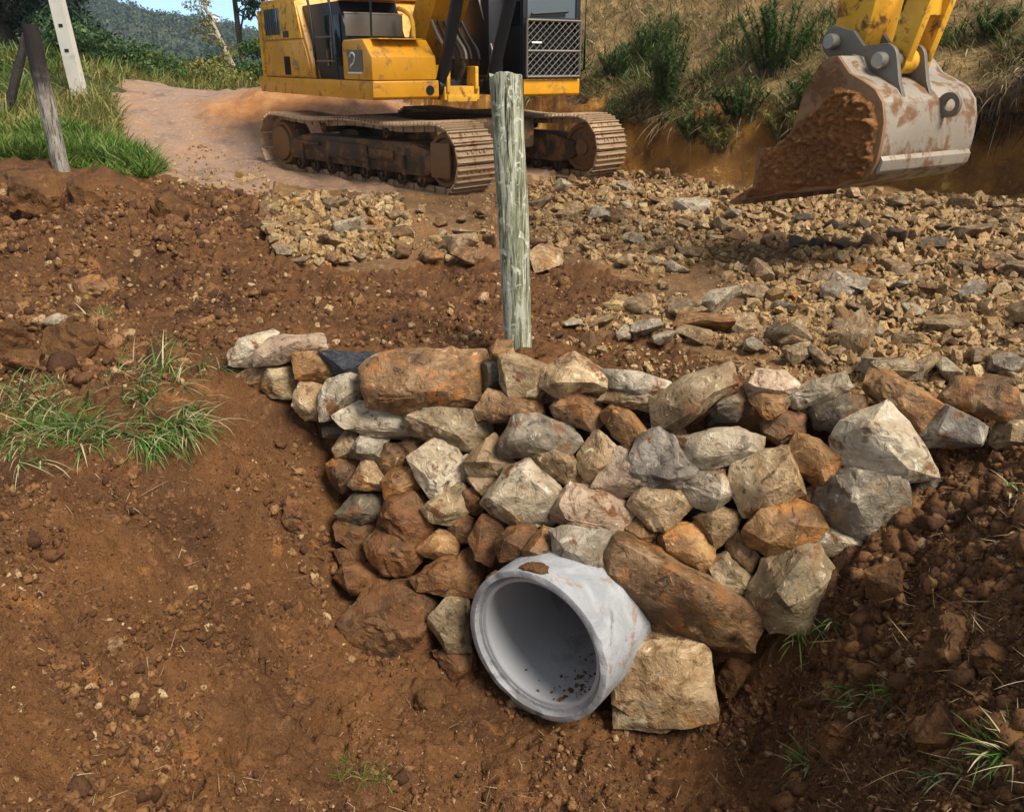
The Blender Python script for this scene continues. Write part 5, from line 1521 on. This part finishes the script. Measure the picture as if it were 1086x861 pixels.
tuft(100, 458, 13, 100, .05, .17, 'tuft between the wide half dry tuft and the bright ones', az=DN)
tuft(165, 395, 16, 130, .06, .19, 'bright tuft highest on the pit rim', az=.1)
tuft(158, 420, 12, 80, .06, .16, 'tuft just under the bright highest one on the rim', az=DN)
tuft(185, 448, 13, 120, .08, .22, 'bright green tuft with long blades at the right end of the rim', (.3, 1.3), az=DN)
tuft(155, 465, 11, 70, .07, .20, 'drooping tuft hanging below the others on the pit slope', (.7, 1.6), az=DN)
tuft(105, 338, 6, 34, .04, .12, 'lone small tuft among the clods at left', (.0, .8))
tuft(375, 818, 13, 80, .03, .085, 'small dark green tuft on the pit floor', (.2, 1.3), w=.004, mat='grass')
tuft(850, 664, 10, 60, .06, .15, 'tuft at the foot of the smooth round grey boulder', (.5, 1.4))
tuft(905, 735, 13, 60, .04, .11, 'straw coloured tuft on the left flank of the spoil heap', (.5, 1.5))
tuft(850, 805, 9, 26, .05, .12, 'sparse tuft low on the spoil heap beside the pit', (.5, 1.4))
tuft(1066, 797, 8, 80, .05, .135, 'big bright green tuft at the lower right picture edge', (.3, 1.3))
tuft(985, 820, 11, 30, .04, .09, 'flattened tuft left of the big bright green one', (.9, 1.5))
tuft(1075, 522, 6, 22, .03, .09, 'tiny tuft at the right picture edge on the spoil heap')
tuft(830, 383, 14, 40, .02, .05, 'short grass patch on the soil strip behind the wall')
tuft(572, 395, 8, 24, .02, .06, 'short green sprouts at the foot of the wooden post')
tuft(560, 215, 1, 1, .01, .012, 'x') if False else None

# ------------------------------------------------------------------ shrubs and trees
def leaf_cloud(centers, radii, n, size, rg, flat=.7, elong=1.6):
    w = radii ** 2; w = w / w.sum()
    c = rg.choice(len(centers), n, p=w)
    d = rg.normal(size=(n, 3)); d /= np.linalg.norm(d, axis=1)[:, None]
    p = centers[c] + d * (radii[c] * rg.uniform(.25, 1, n) ** .6)[:, None] * np.array([1, 1, flat])
    a = rg.normal(size=(n, 3)); a /= np.linalg.norm(a, axis=1)[:, None]
    a[:, 2] -= .25; b = np.cross(a, d); b /= np.linalg.norm(b, axis=1)[:, None] + 1e-9
    s = size * rg.uniform(.5, 1.3, n)[:, None]
    v = np.stack([p - a * s * elong / 2, p + b * s / 2, p + a * s * elong / 2, p - b * s / 2], 1)
    return v.reshape(-1, 3), np.arange(n * 4).reshape(-1, 4)

def tree(name, base, Ht, Rw, label, cat, group, n=7000, leaf=.16, mat='leaf', bark='bark', bare=.2, seed=0, blobs=46, conical=.4, tr=.16, lean=(0, 0), elong=1.6):
    r_ = np.random.default_rng(seed)
    o = empty(name, tuple(base)); tag(o, label, cat, group)
    b = MB(); pts = []; K = 9
    for i in range(K):
        t = i / (K - 1)
        pts.append((lean[0] * t * Ht + .12 * Ht * .1 * math.sin(3 * t + seed), lean[1] * t * Ht + .01 * Ht * math.cos(4 * t + seed), t * Ht * .95 - .3 * (i == 0)))
    b.tube(pts, [tr * (1.15 - t / (K - 1)) for t in range(K)], 9)
    cs, rs = [], []
    for j in range(blobs):
        t = bare + (1 - bare) * (j + r_.random()) / blobs
        wv = Rw * ((1 - t) * conical * 1.7 + (1 - conical) * math.sin(math.pi * min(1, .12 + .88 * (t - bare) / (1 - bare))) ** .6)
        a = r_.uniform(0, 6.28); q = wv * r_.uniform(.25, 1) 
        c = np.array([lean[0] * t * Ht + q * math.cos(a), lean[1] * t * Ht + q * math.sin(a), t * Ht])
        cs.append(c); rs.append(Rw * r_.uniform(.20, .36))
        k0 = Vector((lean[0] * t * Ht * .85, lean[1] * t * Ht * .85, (t - .08) * Ht))
        if j % 2 == 0: b.tube([k0, (k0 + Vector(c)) / 2 + Vector((0, 0, .04 * Ht)), Vector(c)], [tr * .35, tr * .22, tr * .06], 5)
    b.build('trunk', M[bark], o)
    v, f = leaf_cloud(np.array(cs), np.array(rs), n, leaf, r_, .7, elong)
    link_mesh('crown', np_mesh('crown', v, f, False), M[mat], o)
    return o
def gnd(x, y): return (x, y, float(height(x, y)) - .05)
GT = 'dark trees left of the road'
for i, (x, y, h_, rw, lab) in enumerate([
    (-15.2, 23.5, 9.5, 2.6, 'dense dark conifer behind the dark leaning post at the left edge'),
    (-12.6, 23.0, 9.0, 2.2, 'dark conifer directly behind the grey fence post'),
    (-15.0, 26.5, 11, 2.6, 'tall dark conifer between the others at the back'),
    (-13.4, 25.5, 8.6, 2.0, 'dark conifer behind the concrete utility pole'),
    (-15.3, 29.5, 8.5, 1.7, 'last dark conifer right of the utility pole toward the hills'),
    (-17.8, 27.0, 11, 3.0, 'broad dark conifer cut by the left picture edge')]):
    tree('conifer', gnd(x, y), h_, rw, lab, 'tree', GT, 30000, .06, 'pine', 'bark', .02, 40 + i, 90, .55, .2, (0, 0), 5)
for i, (x, y, h_, rw, mt, lab, n) in enumerate([
    (-9.4, 19.5, .9, 1.3, 'leaf', 'low green bush behind the foot of the utility pole', 5200),
    (-8.9, 21.6, .75, 1.3, 'shrub', 'light green bush on the bank right of the utility pole', 5000),
    (-7.7, 22.8, .55, 1.1, 'yel_grass', 'yellowing low bush at the bank\'s end left of the road', 4000),
    (-10.8, 27, .95, 1.8, 'shrub', 'yellowish green bush where the road disappears', 5600),
    (-12.5, 36, 1.3, 2.2, 'leaf', 'dark green bush beyond the crest of the road', 5600),
    (-9.3, 29, 1.0, 1.6, 'leaf', 'green bush beyond the crest, beside the tall thin tree', 5600),
    (-9.6, 15.0, 1.0, 1.2, 'leaf', 'green bush on the bank between fence post and utility pole', 5200),
    (-8.8, 14.2, .6, .9, 'shrub', 'low weedy bush behind the grey fence post', 3800),
    (-10.8, 15.8, 1.1, 1.2, 'leaf', 'leafy bush behind the dark leaning post', 4600)]):
    tree('bush', gnd(x, y), h_, rw, lab, 'bush', 'bushes on the left bank', n, .055, mt, 'bark', .05, 70 + i, 34, .1, .03)
tree('thin_tree', gnd(-9.5, 32.5), 9.5, 1.3, 'tall thin tree with a bare trunk against the sky beside the road', 'tree', 'thin trees by the road', 5000, .085, 'leaf', 'bark', .34, 91, 26, .2, .11)
tree('thin_tree', gnd(-8.6, 32.0), 9.0, 1.3, 'thin dark tree partly hidden by the excavator\'s rear', 'tree', 'thin trees by the road', 5000, .085, 'leaf', 'bark', .30, 93, 26, .2, .10, (.03, 0))
tree('dead_tree', gnd(-8.5, 28.5), 2.9, .9, 'pale leaning trunk with yellowish leaves beside the excavator\'s rear', 'tree', None, 1500, .05, 'yel_grass', 'pale_bark', .2, 95, 18, .1, .13, (-.32, 0))
tree('bush', gnd(-7.2, 26.5), 1.3, 1.2, 'brownish green bush at the road edge behind the excavator', 'bush', 'bushes on the left bank', 5600, .06, 'shrub', 'bark', .05, 96, 26, .1, .04)

# leafy weeds on the slope behind the machine
def weed(px, py, hpx, wpx, label, n=900, leaf=.045, mat='shrub', seed=0):
    """a bushy weed: upright stems with many narrow leaves"""
    x, y, z, t = [float(v[0]) for v in hit(px, py)]
    s = t / FPX; h_, w_ = hpx * s, wpx * s
    o = empty('leafy_weed', (x, y, z - .03)); tag(o, label, 'weed', 'green weeds on the slope')
    r_ = np.random.default_rng(seed + 400); ns = 26
    b = MB(); lp, la = [], []
    for j in range(ns):
        a = r_.uniform(0, 6.28); sp = r_.uniform(.1, 1) ** .7
        top = Vector((math.cos(a) * sp * w_ * .5, math.sin(a) * sp * w_ * .5, h_ * r_.uniform(.55, 1.0) * (1.1 - .4 * sp)))
        root = Vector((math.cos(a) * sp * w_ * .16, math.sin(a) * sp * w_ * .16, 0)); mid = (root + top) / 2 + Vector((0, 0, .06 * h_))
        b.tube([root, mid, top], [.006, .004, .002], 5)
        for k_ in range(n // ns):
            u = r_.uniform(.12, 1); q = root.lerp(mid, u * 2) if u < .5 else mid.lerp(top, u * 2 - 1)
            lp.append(tuple(q)); la.append(r_.uniform(0, 6.28))
    b.build('stem', M['bark'], o)
    m_ = len(lp)
    v, f = blades(np.array(lp), r_.uniform(.05, .13, m_), r_.uniform(.008, .018, m_), np.array(la), r_.uniform(.3, 1.2, m_), r_.uniform(.2, 1.4, m_), r_)
    link_mesh('foliage', np_mesh('foliage', v, f), M[mat], o)
weed(706, 118, 105, 66, 'tall green weed on the slope right of the cab', 4600, 0, 'shrub', 1)
weed(822, 82, 92, 92, 'dark green weed on the slope left of the bucket arm', 5200, 0, 'shrub', 2)
weed(785, 128, 56, 66, 'green weed below the dark green one left of the bucket', 2400, 0, 'shrub', 3)
weed(652, 85, 42, 40, 'small green weed beside the cab', 1100, 0, 'shrub', 4)
weed(650, 142, 36, 46, 'sparse weed above the far track', 700, 0, 'shrub', 5)
weed(740, 150, 44, 70, 'grey green weed on the cut edge below the tall green one', 1500, 0, 'shrub', 9)
weed(860, 120, 50, 60, 'green weed right behind the bucket side', 1500, 0, 'shrub', 10)
weed(690, 60, 50, 60, 'upper green weed above the tall one by the cab', 1800, 0, 'shrub', 11)
weed(1050, 40, 40, 70, 'dark weed on the rim above the hollow at far right', 1500, 0, 'shrub', 12)
weed(955, 12, 46, 40, 'green weed seen between the bucket arm and its link', 1100, 0, 'shrub', 6)
weed(835, 150, 46, 60, 'yellow green weed behind the bucket', 1400, 0, 'yel_grass', 7)
weed(762, 160, 40, 56, 'low greyish weed left of the bucket teeth', 1000, 0, 'yel_grass', 8)

# far woods on the hills
n = 5200
x = rg.uniform(-420, 40, n); y = rg.uniform(150, 425, n)
px_ok = np.abs(x / y + .42) < .28
x, y = x[px_ok], y[px_ok]; n = len(x)
z = far_ground(x, y) + 1.0
vs, fs = leaf_cloud(np.stack([x, y, z], -1), rg.uniform(1.8, 4.4, n), n * 46, .85, rg, .8, 1.2)
tag(link_mesh('far_woods', np_mesh('far_woods', vs, fs, False), M['woods']), kind='stuff')

# small white house on the far hill
hxy = (-126.5, 396.0)
hz0 = float(far_ground(np.array(hxy[0]), np.array(hxy[1]))) + 1.5
hs = empty('white_house', (hxy[0], hxy[1], hz0 + .6), .3); hs.scale = (.75, .75, .6); tag(hs, 'tiny white house on the far hillside beside the tall thin tree', 'house')
b = MB(); b.prism([(-3, -2), (3, -2), (3, 2.6), (0, 4.2), (-3, 2.6)], -2.2, 2.2, 0); b.build('wall', M['house_wall'], hs)
b = MB(); b.prism([(-3.4, 2.5), (0, 4.35), (3.4, 2.5), (3.4, 2.7), (0, 4.55), (-3.4, 2.7)], -2.6, 2.6, 0); b.build('roof', M['house_roof'], hs)
for xx in (-1.4, 1.4):
    b = MB(); b.box((xx, -2.22, 1.0), (.9, .06, 1.1), 0); b.build('window', M['glass'], hs)
# ------------------------------------------------------------------ light and air
SUN = Vector((.48, -.43, .76)).normalized()
sun_d = bpy.data.lights.new('sun', 'SUN'); sun_d.energy = 4.4; sun_d.angle = R(24); sun_d.color = (1, .93, .83)
sun = bpy.data.objects.new('sun', sun_d); sun.rotation_euler = SUN.to_track_quat('Z', 'Y').to_euler(); COL.objects.link(sun)
w = bpy.data.worlds.new('World'); scene.world = w; w.use_nodes = True
t = w.node_tree; t.nodes.clear()
wo = t.nodes.new('ShaderNodeOutputWorld'); bg = t.nodes.new('ShaderNodeBackground')
sky = t.nodes.new('ShaderNodeTexSky'); sky.sky_type = 'NISHITA'; sky.sun_disc = False
sky.sun_elevation = math.asin(SUN.z); sky.sun_rotation = math.atan2(SUN.x, SUN.y)
sky.dust_density = 2.0; sky.air_density = 1.0
bg.inputs[1].default_value = .074
tc = t.nodes.new('ShaderNodeTexCoord'); nz = t.nodes.new('ShaderNodeTexNoise'); nz.inputs['Scale'].default_value = 2.6; nz.inputs['Detail'].default_value = 7; nz.inputs['Roughness'].default_value = .6
cr = t.nodes.new('ShaderNodeMapRange'); cr.inputs[1].default_value = .36; cr.inputs[2].default_value = .62; cr.inputs[3].default_value = .15; cr.inputs[4].default_value = .8
mx = t.nodes.new('ShaderNodeMix'); mx.data_type = 'RGBA'; mx.inputs[7].default_value = (6.8, 6.8, 6.7, 1)
t.links.new(tc.outputs['Generated'], nz.inputs['Vector']); t.links.new(nz.outputs[0], cr.inputs[0]); t.links.new(cr.outputs[0], mx.inputs[0])
t.links.new(sky.outputs[0], mx.inputs[6]); # bright hazy band low over the horizon
sp = t.nodes.new('ShaderNodeSeparateXYZ'); t.links.new(tc.outputs['Generated'], sp.inputs[0])
hb = t.nodes.new('ShaderNodeMapRange'); hb.interpolation_type = 'SMOOTHSTEP'; hb.inputs[1].default_value = .20; hb.inputs[2].default_value = .0; hb.inputs[3].default_value = 0; hb.inputs[4].default_value = .85
t.links.new(sp.outputs[2], hb.inputs[0])
m2 = t.nodes.new('ShaderNodeMix'); m2.data_type = 'RGBA'; m2.inputs[7].default_value = (6.4, 11.4, 17.0, 1)
t.links.new(hb.outputs[0], m2.inputs[0]); t.links.new(mx.outputs[2], m2.inputs[6]); t.links.new(m2.outputs[2], bg.inputs[0]); t.links.new(bg.outputs[0], wo.inputs[0])
hz = MB(); hz.box((-130, 270, 20), (800, 590, 64), 0)
k = NT('air'); k.t.nodes.remove(k.b); pv = k.n('ShaderNodeVolumePrincipled'); pv.inputs['Color'].default_value = (.66, .80, 1, 1); pv.inputs['Density'].default_value = .00032; k.l(pv.outputs[0], k.out.inputs['Volume'])
haze = hz.build('haze', k.m); tag(haze, kind='stuff')
scene.cycles.volume_max_steps = 32
v = scene.view_settings; v.view_transform = 'Standard'; v.look = 'None'; v.exposure = .55; v.gamma = 1; v.use_curve_mapping = False
scene.render.engine = 'CYCLES'
scene.cycles.max_bounces = 6; scene.cycles.diffuse_bounces = 3; scene.cycles.use_denoising = True
